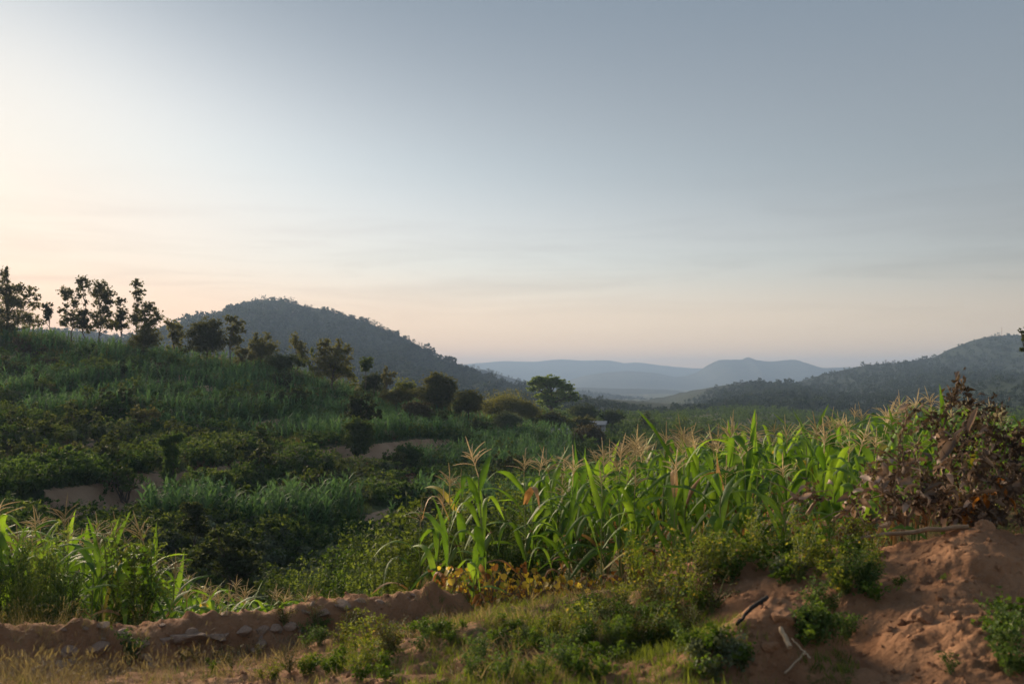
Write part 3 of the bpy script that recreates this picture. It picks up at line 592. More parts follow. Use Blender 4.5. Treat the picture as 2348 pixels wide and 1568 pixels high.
T("umbrella_tree", "umbrella shaped broad tree with flat layered canopy standing alone in the valley", "tree", (1264, 965), 150, [(1222, 878, 13, 5), (1240, 871, 17, 5), (1264, 869, 16, 4), (1282, 874, 13, 5), (1250, 881, 20, 6), (1272, 884, 17, 5), (1298, 884, 13, 5), (1312, 892, 11, 4), (1218, 892, 11, 4), (1230, 890, 11, 4), (1288, 898, 17, 6), (1316, 904, 12, 5), (1256, 898, 11, 5), (1244, 908, 15, 5), (1270, 912, 21, 7), (1298, 913, 17, 6), (1322, 914, 9, 5), (1250, 924, 15, 6), (1272, 928, 13, 7)], 'umbrella', leaf=0.26, trunk_r=0.30, seed=30, dens=300, clump=24, round_=0.45, grow=1.2)
T("valley_bush", "dark flat topped bush behind the umbrella tree's shaded side", "bush", (1340, 962), 140, [(1326, 942, 15, 5), (1346, 940, 14, 5), (1362, 945, 11, 4), (1340, 950, 22, 5)], 'dark', trunk_r=0.06, seed=31, dens=240)
T("valley_bush", "dark tree topped bush nearest the maize tassels in the valley", "bush", (1404, 975), 138, [(1392, 954, 13, 6), (1410, 950, 13, 6), (1424, 956, 9, 5), (1400, 963, 20, 6)], 'dark', trunk_r=0.06, seed=32, dens=240)
T("valley_bush", "round grey green bush above the low house", "bush", (1336, 990), 118, [(1324, 970, 14, 8), (1344, 968, 14, 8), (1336, 980, 22, 8)], 'tree', trunk_r=0.06, seed=33, dens=260)
T("valley_bush", "brown tinged dome bush beside the low house", "bush", (1348, 1026), 100, [(1336, 992, 16, 9), (1358, 990, 15, 9), (1346, 1004, 26, 12), (1372, 1002, 14, 9)], 'brown', trunk_r=0.07, seed=34, dens=280, leaf=0.17)
T("valley_tree", "dark tree overhanging the low house roof", "tree", (1262, 1006), 112, [(1246, 962, 15, 8), (1268, 956, 15, 8), (1284, 966, 13, 8), (1258, 974, 22, 10), (1276, 984, 16, 8)], 'tree', trunk_r=0.10, seed=35, dens=270)
T("valley_tree", "leafy green tree at the low house's far gable", "tree", (1302, 1010), 116, [(1296, 968, 11, 8), (1310, 978, 11, 9), (1300, 990, 12, 9)], 'green', trunk_r=0.08, seed=36, dens=260)
T("valley_bush", "pale sprayed bush below the long low thicket", "bush", (1166, 984), 98, [(1146, 962, 14, 7), (1166, 956, 15, 8), (1186, 962, 13, 7), (1164, 970, 22, 8)], 'weedgrey', trunk_r=0.05, seed=37, dens=190)
T("valley_bush", "dark clump below the pale sprayed bush", "bush", (1100, 992), 92, [(1088, 968, 13, 8), (1106, 974, 13, 8), (1096, 982, 16, 7)], 'dark', trunk_r=0.05, seed=38, dens=240)
T("slope_tree", "dark dense tree standing on the slope above the bare terrace bank", "tree", (826, 1050), 66, [(806, 922, 16, 10), (828, 914, 17, 11), (846, 930, 16, 12), (816, 944, 24, 13), (844, 952, 20, 12), (868, 950, 9, 9)], 'dark', leaf=0.19, trunk_r=0.08, seed=39, dens=250)
T("slope_bush", "tall grey green bush under the dark dense slope tree", "bush", (822, 1052), 62, [(812, 978, 20, 11), (836, 984, 18, 12), (818, 1004, 24, 13), (838, 1012, 16, 12), (822, 1026, 20, 12)], 'pea', leaf=0.14, trunk_r=0.05, seed=40, dens=330)
T("slope_bush", "low dark green bush on the end of the bare terrace", "bush", (932, 1062), 60, [(918, 1036, 15, 9), (940, 1034, 16, 10), (956, 1044, 12, 8), (934, 1048, 24, 8)], 'herb', leaf=0.13, trunk_r=0.04, seed=41, dens=360)
T("slope_bush", "dark bush trio's outer member under the crest on the crop slope", "bush", (622, 932), 80, [(612, 908, 12, 8), (630, 906, 12, 9), (620, 918, 18, 8)], 'dark', leaf=0.17, trunk_r=0.04, seed=42, dens=270)
T("slope_bush", "dark bush trio's middle member under the crest on the crop slope", "bush", (656, 930), 80, [(648, 904, 11, 8), (664, 906, 11, 8), (656, 916, 17, 8)], 'dark', leaf=0.17, trunk_r=0.04, seed=43, dens=270)
T("slope_bush", "dark bush trio's tallest member nearest the massive tree", "bush", (692, 926), 80, [(684, 898, 11, 9), (700, 900, 9, 9), (690, 912, 15, 9)], 'dark', leaf=0.17, trunk_r=0.04, seed=44, dens=270)
T("terrace_shrub", "tall columnar dark shrub standing on the sandy terrace bank", "shrub", (387, 1158), 41, [(402, 1004, 14, 8), (378, 1012, 12, 9), (388, 1034, 16, 10), (392, 1060, 13, 12), (384, 1086, 13, 12), (390, 1112, 11, 12), (386, 1136, 10, 11)], 'herb', leaf=0.085, trunk_r=0.035, seed=45, dens=700)
T("terrace_tree", "small leaning umbrella tree at the end of the sandy bank", "tree", (482, 1162), 40, [(498, 1096, 16, 7), (514, 1094, 14, 7), (508, 1106, 20, 7), (490, 1112, 11, 6), (524, 1108, 9, 6)], 'pea', leaf=0.085, trunk_r=0.03, seed=46, dens=900)
T("gully_bush", "big black green bush in the hollow behind the lower maize", "bush", (540, 1330), 27, [(500, 1222, 14, 9), (530, 1238, 20, 11), (566, 1250, 15, 9), (478, 1262, 20, 10), (520, 1272, 24, 13), (572, 1284, 22, 11), (596, 1300, 15, 9), (456, 1290, 16, 10), (536, 1304, 34, 14)], 'dark', leaf=0.10, trunk_r=0.05, seed=47, dens=620)
T("gully_bush", "dark scraggy bush higher up the hollow below the sandy bank", "bush", (452, 1240), 30, [(438, 1168, 18, 9), (456, 1174, 13, 8), (446, 1190, 16, 9), (430, 1204, 16, 10), (456, 1216, 18, 9)], 'dark', leaf=0.08, trunk_r=0.035, seed=48, dens=600)

# ---- two low houses seen among the trees
def house(name, label, c, w, d, h, rz, roof_over=0.35):
    p = P(*c); root = thing(name, label, "house", (p.x, p.y, p.z), (0, 0, rz))
    g = Geo()
    def box(g, x0, x1, y0, y1, z0, z1):
        V = [(x, y, z) for x in (x0, x1) for y in (y0, y1) for z in (z0, z1)]
        g.add(V, [(0, 1, 3, 2), (4, 6, 7, 5), (0, 4, 5, 1), (2, 3, 7, 6), (0, 2, 6, 4), (1, 5, 7, 3)])
    box(g, -w / 2, w / 2, -d / 2, d / 2, -2.5, h); link("wall", g.mesh("wall", M['plaster']), root)
    g = Geo(); o_ = roof_over; n = 17
    for s in (-1, 1):          # corrugated sheets, two shallow slopes
        xs = np.linspace(-w / 2 - o_, w / 2 + o_, n * 2)
        zc = 0.02 * np.cos(np.arange(n * 2) * np.pi)
        a = np.stack([xs, np.full_like(xs, s * (d / 2 + o_)), h + 0.02 + zc], -1); b_ = np.stack([xs, np.zeros_like(xs), h + 0.42 + zc], -1)
        V = np.concatenate([a, b_]); k = len(xs); i = np.arange(k - 1)
        g.add(V, np.stack([i, i + 1, i + 1 + k, i + k], -1))
        V2 = V.copy(); V2[:, 2] -= 0.05; g.add(V2, np.stack([i, i + k, i + 1 + k, i + 1], -1))
        g.add([a[0], a[-1], a[-1] - [0, 0, .12], a[0] - [0, 0, .12]], [(0, 1, 2, 3)])
    link("roof", g.mesh("roof", M['tin']), root)
    g = Geo(); box(g, -0.45, 0.45, -d / 2 - 0.04, -d / 2 - 0.003, -2.4, h - 0.5); link("door", g.mesh("door", M['bark']), root)
    return root
M['plaster'] = plain_mat("pale plaster", (0.24, 0.23, 0.22), (0.34, 0.33, 0.32), 2.0, 0.9, 0.1)
M['tin'] = plain_mat("galvanised roof sheet", (0.22, 0.22, 0.22), (0.34, 0.34, 0.34), 3.0, 0.6, 0.05, 0.3)
house("house", "low pale house with a flat tin roof half hidden under the dark tree", (1264, 994, 105), 3.2, 3.0, 0.12, 0.25)
house("house", "tiny pale roofed house showing among bushes above the brown dome bush", (1372, 974, 128), 1.6, 2.2, 0.1, -0.2)

# ---- forest on the hills (stuff, instanced)
def template_collection(name, objs):
    c = bpy.data.collections.new(name)
    for o in objs: c.objects.link(o)
    return c
def scatter(name, label, cat, pts, rot, scl, idx, coll, parent=None):
    me = bpy.data.meshes.new(name); me.vertices.add(len(pts)); me.vertices.foreach_set("co", np.asarray(pts, np.float32).ravel())
    a = me.attributes.new("rotv", 'FLOAT_VECTOR', 'POINT'); a.data.foreach_set("vector", np.asarray(rot, np.float32).ravel())
    a = me.attributes.new("sclv", 'FLOAT_VECTOR', 'POINT'); s = np.asarray(scl, np.float32); s = np.repeat(s[:, None], 3, 1) if s.ndim == 1 else s
    a.data.foreach_set("vector", s.ravel().astype(np.float32))
    a = me.attributes.new("pick", 'INT', 'POINT'); a.data.foreach_set("value", np.asarray(idx, np.int32))
    o = link(name, me)
    t = bpy.data.node_groups.new(name, 'GeometryNodeTree')
    t.interface.new_socket("Geometry", in_out='INPUT', socket_type='NodeSocketGeometry')
    t.interface.new_socket("Geometry", in_out='OUTPUT', socket_type='NodeSocketGeometry')
    N = t.nodes.new; K = t.links.new
    gi = N('NodeGroupInput'); go = N('NodeGroupOutput')
    ci = N('GeometryNodeCollectionInfo'); ci.inputs[0].default_value = coll; ci.inputs[1].default_value = True; ci.inputs[2].default_value = True
    ip = N('GeometryNodeInstanceOnPoints'); ip.inputs["Pick Instance"].default_value = True
    def attr(nm, ty):
        q = N('GeometryNodeInputNamedAttribute'); q.data_type = ty; q.inputs[0].default_value = nm; return q.outputs[0]
    K(gi.outputs[0], ip.inputs["Points"]); K(ci.outputs[0], ip.inputs["Instance"]); K(attr("pick", 'INT'), ip.inputs["Instance Index"])
    K(attr("rotv", 'FLOAT_VECTOR'), ip.inputs["Rotation"]); K(attr("sclv", 'FLOAT_VECTOR'), ip.inputs["Scale"])
    K(ip.outputs[0], go.inputs[0])
    md = o.modifiers.new("scatter", 'NODES'); md.node_group = t
    tag(o, label, cat, None, "stuff")
    return o
def far_tree(nm, mat, seed, tall):
    rng = np.random.default_rng(seed); g = Geo()
    for k in range(4):
        c = np.array([rng.uniform(-.25, .25), rng.uniform(-.25, .25), rng.uniform(.35, .85) if tall else rng.uniform(.3, .55)])
        r = np.array([.28, .28, .2]) * rng.uniform(.7, 1.2) * (0.8 if tall else 1.25)
        crown_leaves(g, c, r, 34, 0.20, rng, 6)
    g.tube([(0, 0, -.2), (0.02, 0, .3), (0, 0, .7)], [.04, .03, .015], 4, False)
    return bpy.data.objects.new(nm, g.mesh(nm, M[mat]))
FT = template_collection("far_trees", [far_tree("far_tree", 'forest', s, s % 2) for s in range(6)])
def forest(name, label, hname, n, rng, size, keep=0.42, smin=0.0, smax=1.0):
    V = HILLS[hname]; ns, nu, _ = V.shape
    i = rng.uniform(11 + smin * (ns - 12), 11 + smax * (ns - 12) - .01, n); j = rng.uniform(0, nu - 1.01, n)
    a, b_ = i.astype(int), j.astype(int); fi, fj = (i - a)[:, None], (j - b_)[:, None]
    Q = V[a, b_] * (1 - fi) * (1 - fj) + V[a + 1, b_] * fi * (1 - fj) + V[a, b_ + 1] * (1 - fi) * fj + V[a + 1, b_ + 1] * fi * fj
    dens = 0.68 + 0.7 * fbm(Q[:, 0] / 45, Q[:, 1] / 45, 120, 4) + 0.25 * (1 - (i - 11) / (ns - 11))
    dens = np.where(i < 13, 0.9, dens)
    k = (rng.random(n) * .6 + .1 < dens) & (np.abs((Q[:, 0] / Q[:, 1])) < 0.62)
    Q = Q[k]; m = len(Q)
    rot = np.zeros((m, 3)); rot[:, 2] = rng.uniform(0, 6.28, m)
    s = size * rng.lognormal(0, 0.33, m) * np.where(i[k] < 15, 0.75, 1.0) * np.clip(.55 + (Q[:, 2] + 20) / 40, .5, 1)
    Q[:, 2] -= 0.05 * s
    scatter(name, label, "forest", Q, rot, s, rng.integers(0, 6, m), FT)
rg = np.random.default_rng(55)
forest("hill_forest", "blue grey scrub forest covering the big pointed hill", "hill", 17000, rg, 3.7)
forest("hill_forest", "scrub forest covering the long rising hill on the far side", "hill_right", 18000, rg, 3.0)
forest("hill_forest", "dark scrub on the low near spur below the long rising hill", "hill_near_right", 3500, rg, 2.0)
forest("hill_forest", "dark scrub on the descending spur in the valley centre", "hill_centre", 4500, rg, 1.7)
forest("hill_forest", "faint scrub on the blue ridge behind the pointed hill", "ridge_behind_hill", 1500, rg, 6.0)

# ---- single trees standing out on the skyline of the big hill
def skyline_trees(hname, us, vs_unused, name, label, grp, rng, hmin, hmax, pts_row):
    V = HILLS[hname][pts_row]
    uu = CXP + FOC * V[:, 0] / V[:, 1]
    for u, h in us:
        j = int(np.clip(np.searchsorted(uu, u), 1, len(uu) - 1)); f = (u - uu[j - 1]) / (uu[j] - uu[j - 1])
        q = V[j - 1] * (1 - f) + V[j] * f
        m = q[1] / FOC
        root = thing(name, label, "tree", (q[0], q[1] - 1.0, q[2] - .6), (0, 0, rng.uniform(0, 6)), group=grp)
        g = Geo(); lg = Geo(); H = h * m + .6
        g.tube([(0, 0, -.3), (0.1, 0, H * .5), (0, .1, H * .95)], [.16, .12, .05], 5, False)
        for k in range(3):
            crown_leaves(lg, (rng.uniform(-.4, .4), rng.uniform(-.4, .4), H * (.3 + .24 * k)), (H * .26 + .4 - .2 * k, H * .26 + .4 - .2 * k, H * .22), 42, .6, rng, 5)
        link("trunk", g.mesh("trunk", M['bark']), root); link("crown", lg.mesh("crown", M['forest']), root)
rs = np.random.default_rng(77)
sk = [(400 + 7 * k + rs.uniform(-2, 2), rs.uniform(6, 13)) for k in range(26)] + [(585, 14), (600, 18), (606, 14), (578, 12), (640, 10), (652, 16), (662, 14), (668, 17), (680, 11), (700, 9), (740, 8), (775, 9), (812, 10)] + \
     [(840, 12), (846, 15), (852, 13), (858, 17), (866, 15), (874, 12), (905, 9), (960, 10), (968, 14), (976, 16), (984, 17), (992, 16), (1000, 13), (1060, 12), (1120, 10), (1136, 14), (1180, 9)]
skyline_trees("hill", sk, None, "skyline_tree", "tiny dark tree sticking up from the skyline of the pointed hill", "skyline trees on the pointed hill", rs, 0, 0, 12)
sk2 = [(1640, 6), (1770, 7), (1905, 8), (1935, 9), (2010, 9), (2030, 12), (2050, 9), (2100, 7), (2170, 6), (2290, 10), (2310, 8)]
skyline_trees("hill_right", sk2, None, "skyline_tree", "tiny dark tree on the skyline of the long rising hill", "skyline trees on the long hill", rs, 0, 0, 12)
# radio mast on the long hill
V_ = HILLS["hill_right"][12]; uu_ = CXP + FOC * V_[:, 0] / V_[:, 1]; j_ = int(np.searchsorted(uu_, 2296)); q_ = V_[j_]
mast = thing("radio_mast", "thin lattice radio mast on top of the long rising hill", "mast", (q_[0], q_[1], q_[2] - .5))
g = Geo()
for k in range(3):
    a_ = k * 2.0944; g.tube([(math.cos(a_) * .35, math.sin(a_) * .35, 0), (math.cos(a_) * .1, math.sin(a_) * .1, 9)], [.07, .05], 4, False)
for k in range(9):
    r_ = .35 - .25 * k / 9; pts = [(math.cos(a) * r_, math.sin(a) * r_, k + .3 * i) for i, a in enumerate(np.linspace(0, 6.28, 4))]
    g.tube(pts, .03, 4, False)
link("lattice_tower", g.mesh("lattice_tower", M['stone']), mast)
g = Geo(); g.tube([(0, 0, 8.8), (0, 0, 11)], [.05, .03], 5); link("antenna", g.mesh("antenna", M['stone']), mast)
# ------------------------------------------------------------------ crops, grass and undergrowth of the slope (stuff)
def blade(g, base, az, tilt, ln, wd, curve, seg=3, twist=0.0):
    """a strap leaf that rises from base and bends over"""
    t = np.linspace(0, 1, seg + 1); th = tilt + curve * t ** 1.5
    st = ln / seg
    r = np.concatenate([[0], np.cumsum(np.sin(th[:-1]) * st)]); z = np.concatenate([[0], np.cumsum(np.cos(th[:-1]) * st)])
    w = wd * np.clip(np.minimum(0.55 + 2.2 * t, 1.15 * (1 - t) ** 0.75 + 0.03), 0, 1)
    ca, sa = math.cos(az), math.sin(az)
    a = np.stack([base[0] + r * ca, base[1] + r * sa, base[2] + z], -1); s = np.array([-sa, ca, 0.0])
    V = np.empty((2 * (seg + 1), 3)); V[0::2] = a - s * w[:, None] / 2; V[1::2] = a + s * w[:, None] / 2
    i = np.arange(seg) * 2
    g.add(V, np.stack([i, i + 1, i + 3, i + 2], -1))
def tmpl(nm, g, mat): return bpy.data.objects.new(nm, g.mesh(nm, M[mat]))
def t_maize(seed):
    rng = np.random.default_rng(seed); g = Geo(); H = rng.uniform(1.3, 1.7)
    g.tube([(0, 0, -.1), (0, 0, H * .6), (.03, 0, H)], [.014, .012, .006], 4, False)
    az0 = rng.uniform(0, 6.28)
    for k in range(9):
        f = 0.12 + 0.8 * k / 9
        blade(g, (0, 0, H * f), az0 + k * np.pi + rng.normal() * .35, rng.uniform(.25, .6), rng.uniform(.5, .8), .11, rng.uniform(1.2, 2.6), 4)
    for k in range(5): blade(g, (0, 0, H), rng.uniform(0, 6.28), rng.uniform(.1, .7), .25, .02, .5, 2)
    return tmpl("maize_template", g, 'crop')
def t_grass(seed, mat, n=26, h=.6, w=.018, spread=.22, curve=1.0):
    rng = np.random.default_rng(seed); g = Geo()
    for k in range(n):
        a = rng.uniform(0, 6.28); r = spread * rng.random() ** .5
        blade(g, (math.cos(a) * r, math.sin(a) * r, -.03), rng.uniform(0, 6.28), rng.uniform(.0, .5), h * rng.uniform(.5, 1.2), w * rng.uniform(.7, 1.3), rng.uniform(.2, curve), 3)
    return tmpl("grass_template", g, mat)
def t_herb(seed, mat, n=130, leaf=.11, r=(.42, .42, .36), cz=.34):
    rng = np.random.default_rng(seed); g = Geo()
    crown_leaves(g, (0, 0, cz), r, n, leaf, rng, max(5, n // 14), up=.3)
    for k in range(4):
        a = rng.uniform(0, 6.28); g.tube([(0, 0, -.05), (math.cos(a) * .12, math.sin(a) * .12, cz), (math.cos(a) * .2, math.sin(a) * .2, cz * 1.6)], [.012, .008, .004], 3, False)
    return tmpl("herb_template", g, mat)
TM = template_collection("maize_templates", [t_maize(s) for s in range(5)])
TG = template_collection("grass_templates", [t_grass(s, 'grass') for s in range(4)])
TY = template_collection("crest_grass_templates", [t_grass(10 + s, 'ygrass', 22, .55) for s in range(3)])
TH = template_collection("herb_templates", [t_herb(s, 'herb') for s in range(4)])
TL = template_collection("pale_herb_templates", [t_herb(30 + s, ('pea', 'weedgrey', 'grass')[s % 3], 110, .10) for s in range(3)])
TR = template_collection("red_herb_templates", [t_herb(40 + s, 'reed', 60, .08) for s in range(2)])

rq = np.random.default_rng(11)
def field(n, amin, amax, ymin, ymax):
    """points spread evenly as seen across the slope: more per square metre nearby"""
    a = rq.uniform(amin, amax, n); y = np.exp(rq.uniform(np.log(ymin), np.log(ymax), n)); return a * y, y
def put(name, label, cat, x, y, coll, nt, smin, smax, tilt=.12, sink=0.02):
    z = Zg(x, y); n = len(x)
    rot = np.stack([rq.normal(0, tilt, n), rq.normal(0, tilt, n), rq.uniform(0, 6.28, n)], -1)
    scatter(name, label, cat, np.stack([x, y, z - sink], -1), rot, rq.uniform(smin, smax, n), rq.integers(0, nt, n), coll)
def uv_of(x, y): return CXP + FOC * x / y, HOR - FOC * Zg(x, y) / y
# maize grown in patches on the treads
x, y = field(26000, -0.60, 0.06, 27, 108); _, rm = terr(x, y); u, v = uv_of(x, y)
patch = fbm(x / 13, y / 9, 140, 3) + 0.55 * sst(55, 75, y) - 0.10
k = (rm < .15) & (patch > 0.24) & (rq.random(len(x)) < 0.6)
put("maize_crop", "blue green maize growing in patches over the terraced slope", "maize crop", x[k], y[k], TM, 5, .75, 1.1, .08)
x, y = field(9000, -0.60, 0.10, 23, 112); _, rm = terr(x, y)
k = (rm < .2) & (fbm(x / 7, y / 7, 141, 3) > -.22)
put("slope_grass", "tufts of green grass between the crops on the terraced slope", "grass", x[k], y[k], TG, 4, .45, 1.0)
x, y = field(26000, -0.60, 0.14, 22, 112); _, rm = terr(x, y)
k = (rm < .15 + .6 * (rq.random(len(x)) < .08)) & (fbm(x / 5, y / 5, 142, 3) > -.12)
put("slope_undergrowth", "dark leafy undergrowth between the crops on the terraced slope", "undergrowth", x[k], y[k], TH, 4, .4, 1.5)
x, y = field(24000, -0.60, 0.14, 22, 112); _, rm = terr(x, y)
k = (rm < .15) & (fbm(x / 6, y / 6, 143, 3) > -.05)
put("slope_herbs", "paler herbs scattered over the terraced slope", "undergrowth", x[k], y[k], TL, 3, .4, 1.5)
x, y = field(7000, -0.60, 0.0, 60, 116); _, rm = terr(x, y)
k = (fbm(x / 6, y / 6, 144, 3) + 1.1 * sst(84, 108, y) > .48)
put("crest_grass", "yellow grass catching the light along the crest of the slope", "grass", x[k], y[k], TY, 3, .8, 1.6)
x, y = field(1600, -0.55, 0.0, 35, 100); _, rm = terr(x, y)
k = fbm(x / 5, y / 5, 145, 3) > .18
put("red_herbs", "reddish brown herbs dotted over the terraced slope", "undergrowth", x[k], y[k], TR, 2, .5, 1.1)
# valley behind the maize field and toward the far hills
x, y = field(14000, -0.10, 0.60, 24, 330)
k = fbm(x / 14, y / 14, 146, 3) > -.2
s_ = np.where(y[k] > 90, 1.1, 0.9)
xk, yk = x[k], y[k]; zz = Zg(xk, yk); n = len(xk)
rot = np.stack([rq.normal(0, .1, n), rq.normal(0, .1, n), rq.uniform(0, 6.28, n)], -1)
scatter("valley_scrub", "dark scrub filling the valley behind the maize field", "scrub", np.stack([xk, yk, zz - .03], -1), rot, s_ * rq.uniform(.5, 1.4, n) * (1 + yk / 260), rq.integers(0, 4, n), TH)

# ---- bushes one can pick out on the slope: separate things
BUSHM = {}
def bush_meshes(mat, seed, leaf=.13, n=520):
    rng = np.random.default_rng(seed); lg = Geo(); tg = Geo()
    for k in range(5):
        c = (rng.uniform(-.45, .45), rng.uniform(-.45, .45), rng.uniform(.4, .8))
        r = (rng.uniform(.35, .55), rng.uniform(.35, .55), rng.uniform(.28, .42))
        cl = crown_leaves(lg, c, r, n // 5, leaf, rng, 9)
        pts, rd = limb((0, 0, -.08), c, .03, .01, rng); tg.tube(pts, rd, 5, False)
        for q in cl[:4]:
            pts, rd = limb(c, q, .01, .004, rng, 3); tg.tube(pts, rd, 3, False)
    return tg.mesh("stems", M['bark']), lg.mesh("foliage", M[mat])
for nm in ('dark', 'herb', 'pea', 'tree3', 'brown', 'green'):
    BUSHM[nm] = [bush_meshes(nm, 300 + 7 * len(BUSHM) + s) for s in range(2)]
BL = {'dark': "dark green bush", 'herb': "deep green leafy bush", 'pea': "mid green leafy bush", 'tree3': "pale olive bush", 'brown': "brownish bush", 'green': "fresh green bush"}
def bush(u, v, Y, size, kind, where, grp="bushes scattered over the terraced slope"):
    p = P(u, v, Y); z = Zg(p.x, Y)
    r = thing("slope_bush", f"{'small' if size < 1.0 else 'middling' if size < 1.4 else 'large'} {BL[kind]} {where}", "bush", (p.x, Y, z), (0, 0, rq.uniform(0, 6.28)), float(size), grp)
    a, b_ = BUSHM[kind][int(rq.integers(0, 2))]
    link("stems", a, r); link("foliage", b_, r)
zones = [(0, 330, 58, 96, 40, "in the high maize below the tall crest clump"),
         (330, 830, 62, 98, 44, "in the crops below the crest trees before the hill"),
         (0, 420, 38, 56, 30, "on the shaded terraces above the lower maize"),
         (420, 800, 33, 60, 38, "near the sandy terrace bank in mid slope"),
         (800, 1200, 34, 58, 24, "in the green hollow behind the foremost maize plants"),
         (1060, 1700, 60, 140, 24, "between the low house and the near maize field")]
KN = list(BL)
for (u0, u1, y0, y1, n, w) in zones:
    for k in range(n):
        Y = math.exp(rq.uniform(math.log(y0), math.log(y1))); uu = rq.uniform(u0, u1)
        kind = KN[int(rq.choice(6, p=[.24, .24, .20, .14, .06, .12]))]
        bush(uu, 0, Y, (.45 + .75 * rq.random() ** 1.6) * (1 + Y / 110), kind, w)
# ------------------------------------------------------------------ maize plants of the two near fields
def maize_leaf_mesh(rng, ln, wd, th0, bend, where, fold, dry=False, twist=0.0):
    """strap leaf in local axes: grows along +X and up +Z, midrib folded, wavy margins"""
    seg = 13; t = np.linspace(0, 1, seg + 1)
    sharp = 1 / (1 + np.exp(-(t - where) / fold))
    th = th0 + bend * (sharp - sharp[0]) / (sharp[-1] - sharp[0] + 1e-6)
    st = ln / seg
    r = np.concatenate([[0], np.cumsum(np.sin(th[:-1]) * st)]); z = np.concatenate([[0], np.cumsum(np.cos(th[:-1]) * st)])
    w = wd * np.minimum(0.5 + 1.9 * t, np.clip(1.12 * (1 - t ** 1.9), 0, 1)); w = np.minimum(w, wd); w[-1] = 0.002
    T_ = np.stack([np.sin(th), np.zeros_like(th), np.cos(th)], -1); Nn = np.stack([-np.cos(th), np.zeros_like(th), np.sin(th)], -1)
    S = np.zeros_like(T_); S[:, 1] = 1
    tw = twist * t ** 1.3 + 0.25 * np.sin(t * 7 + rng.uniform(0, 6)) * t
    S2 = S * np.cos(tw)[:, None] + Nn * np.sin(tw)[:, None]; N2 = np.cross(T_, S2) * -1
    c = np.stack([r, 0.03 * np.sin(t * 3 + rng.uniform(0, 6)) * t, z], -1)
    ph = rng.uniform(0, 6); rows = []
    for k, q in enumerate((-1, -.5, 0, .5, 1)):
        vee = 0.28 * abs(q) * (1 - 0.55 * t) + 0.13 * abs(q) * np.sin(t * 19 + ph + q * 2) * np.minimum(t * 4, 1)
        if dry: vee = 0.55 * abs(q) + 0.2 * np.sin(t * 14 + ph)
        rows.append(c + S2 * (w * .5 * q * (0.75 if dry else 0.96))[:, None] + N2 * (w * .5 * vee)[:, None])
    V = np.stack(rows, 1); n = 5; i = np.arange(seg)[:, None] * n; j = np.arange(4)[None]
    F = np.stack([i + j, i + j + 1, i + n + j + 1, i + n + j], -1).reshape(-1, 4)
    return mesh_np("leaf", V.reshape(-1, 3), F, True, M['corndry' if dry else 'corn'])
def tassel_mesh(rng, droop=0.0):
    g = Geo()
    def br(p0, d, ln, out, rad):
        n = 6; t = np.linspace(0, 1, n)[:, None]
        d = np.array(d); o = np.array([d[0], d[1], 0.0]); o = o / (np.linalg.norm(o) + 1e-6)
        pts = np.array(p0) + d * ln * t + (o * out - np.array([0, 0, 1.0]) * out * .8) * ln * t ** 2
        g.tube(pts, rad * np.array([.55, .9, 1.0, 1.0, .85, .4]) * rng.uniform(.85, 1.15, n), 4, False)
    br((0, 0, -.03), (0.03, 0.02, 1), .20, 0.0, .0055); br((0, 0, .14), (0.04, 0.02, 1), .44, 0.05, .0072)
    m = int(rng.integers(9, 14))
    for k in range(m):
        a = k * 2.4 + rng.normal() * .4; th = rng.uniform(.35, .95) + droop
        br((0, 0, .14 + .16 * k / m), (math.sin(th) * math.cos(a), math.sin(th) * math.sin(a), math.cos(th)), rng.uniform(.20, .32) * (1.1 - .35 * k / m), rng.uniform(.1, .5), .0058)
    return g.mesh("tassel", M['tassel'])
def ear_meshes(rng):
    g = Geo(); n = 8; t = np.linspace(0, 1, n); g.tube(np.stack([0.10 * t, 0 * t, .23 * t], -1), .032 * np.sin(np.clip(t * .9 + .1, 0, 1) * np.pi) ** .7 * .9 + .006, 8)
    s = Geo()
    for k in range(7):
        d = rand_dirs(1, rng, .8)[0]; s.tube([np.array([.095, 0, .21]), np.array([.105, 0, .235]) + d * .03, np.array([.11, 0, .24]) + d * np.array([.07, .07, .02]) - [0, 0, .02]], [.004, .003, .002], 3, False)
    return g.mesh("ear", M['husk'], True), s.mesh("silk", M['silk'])
NT = 9; MZ = []
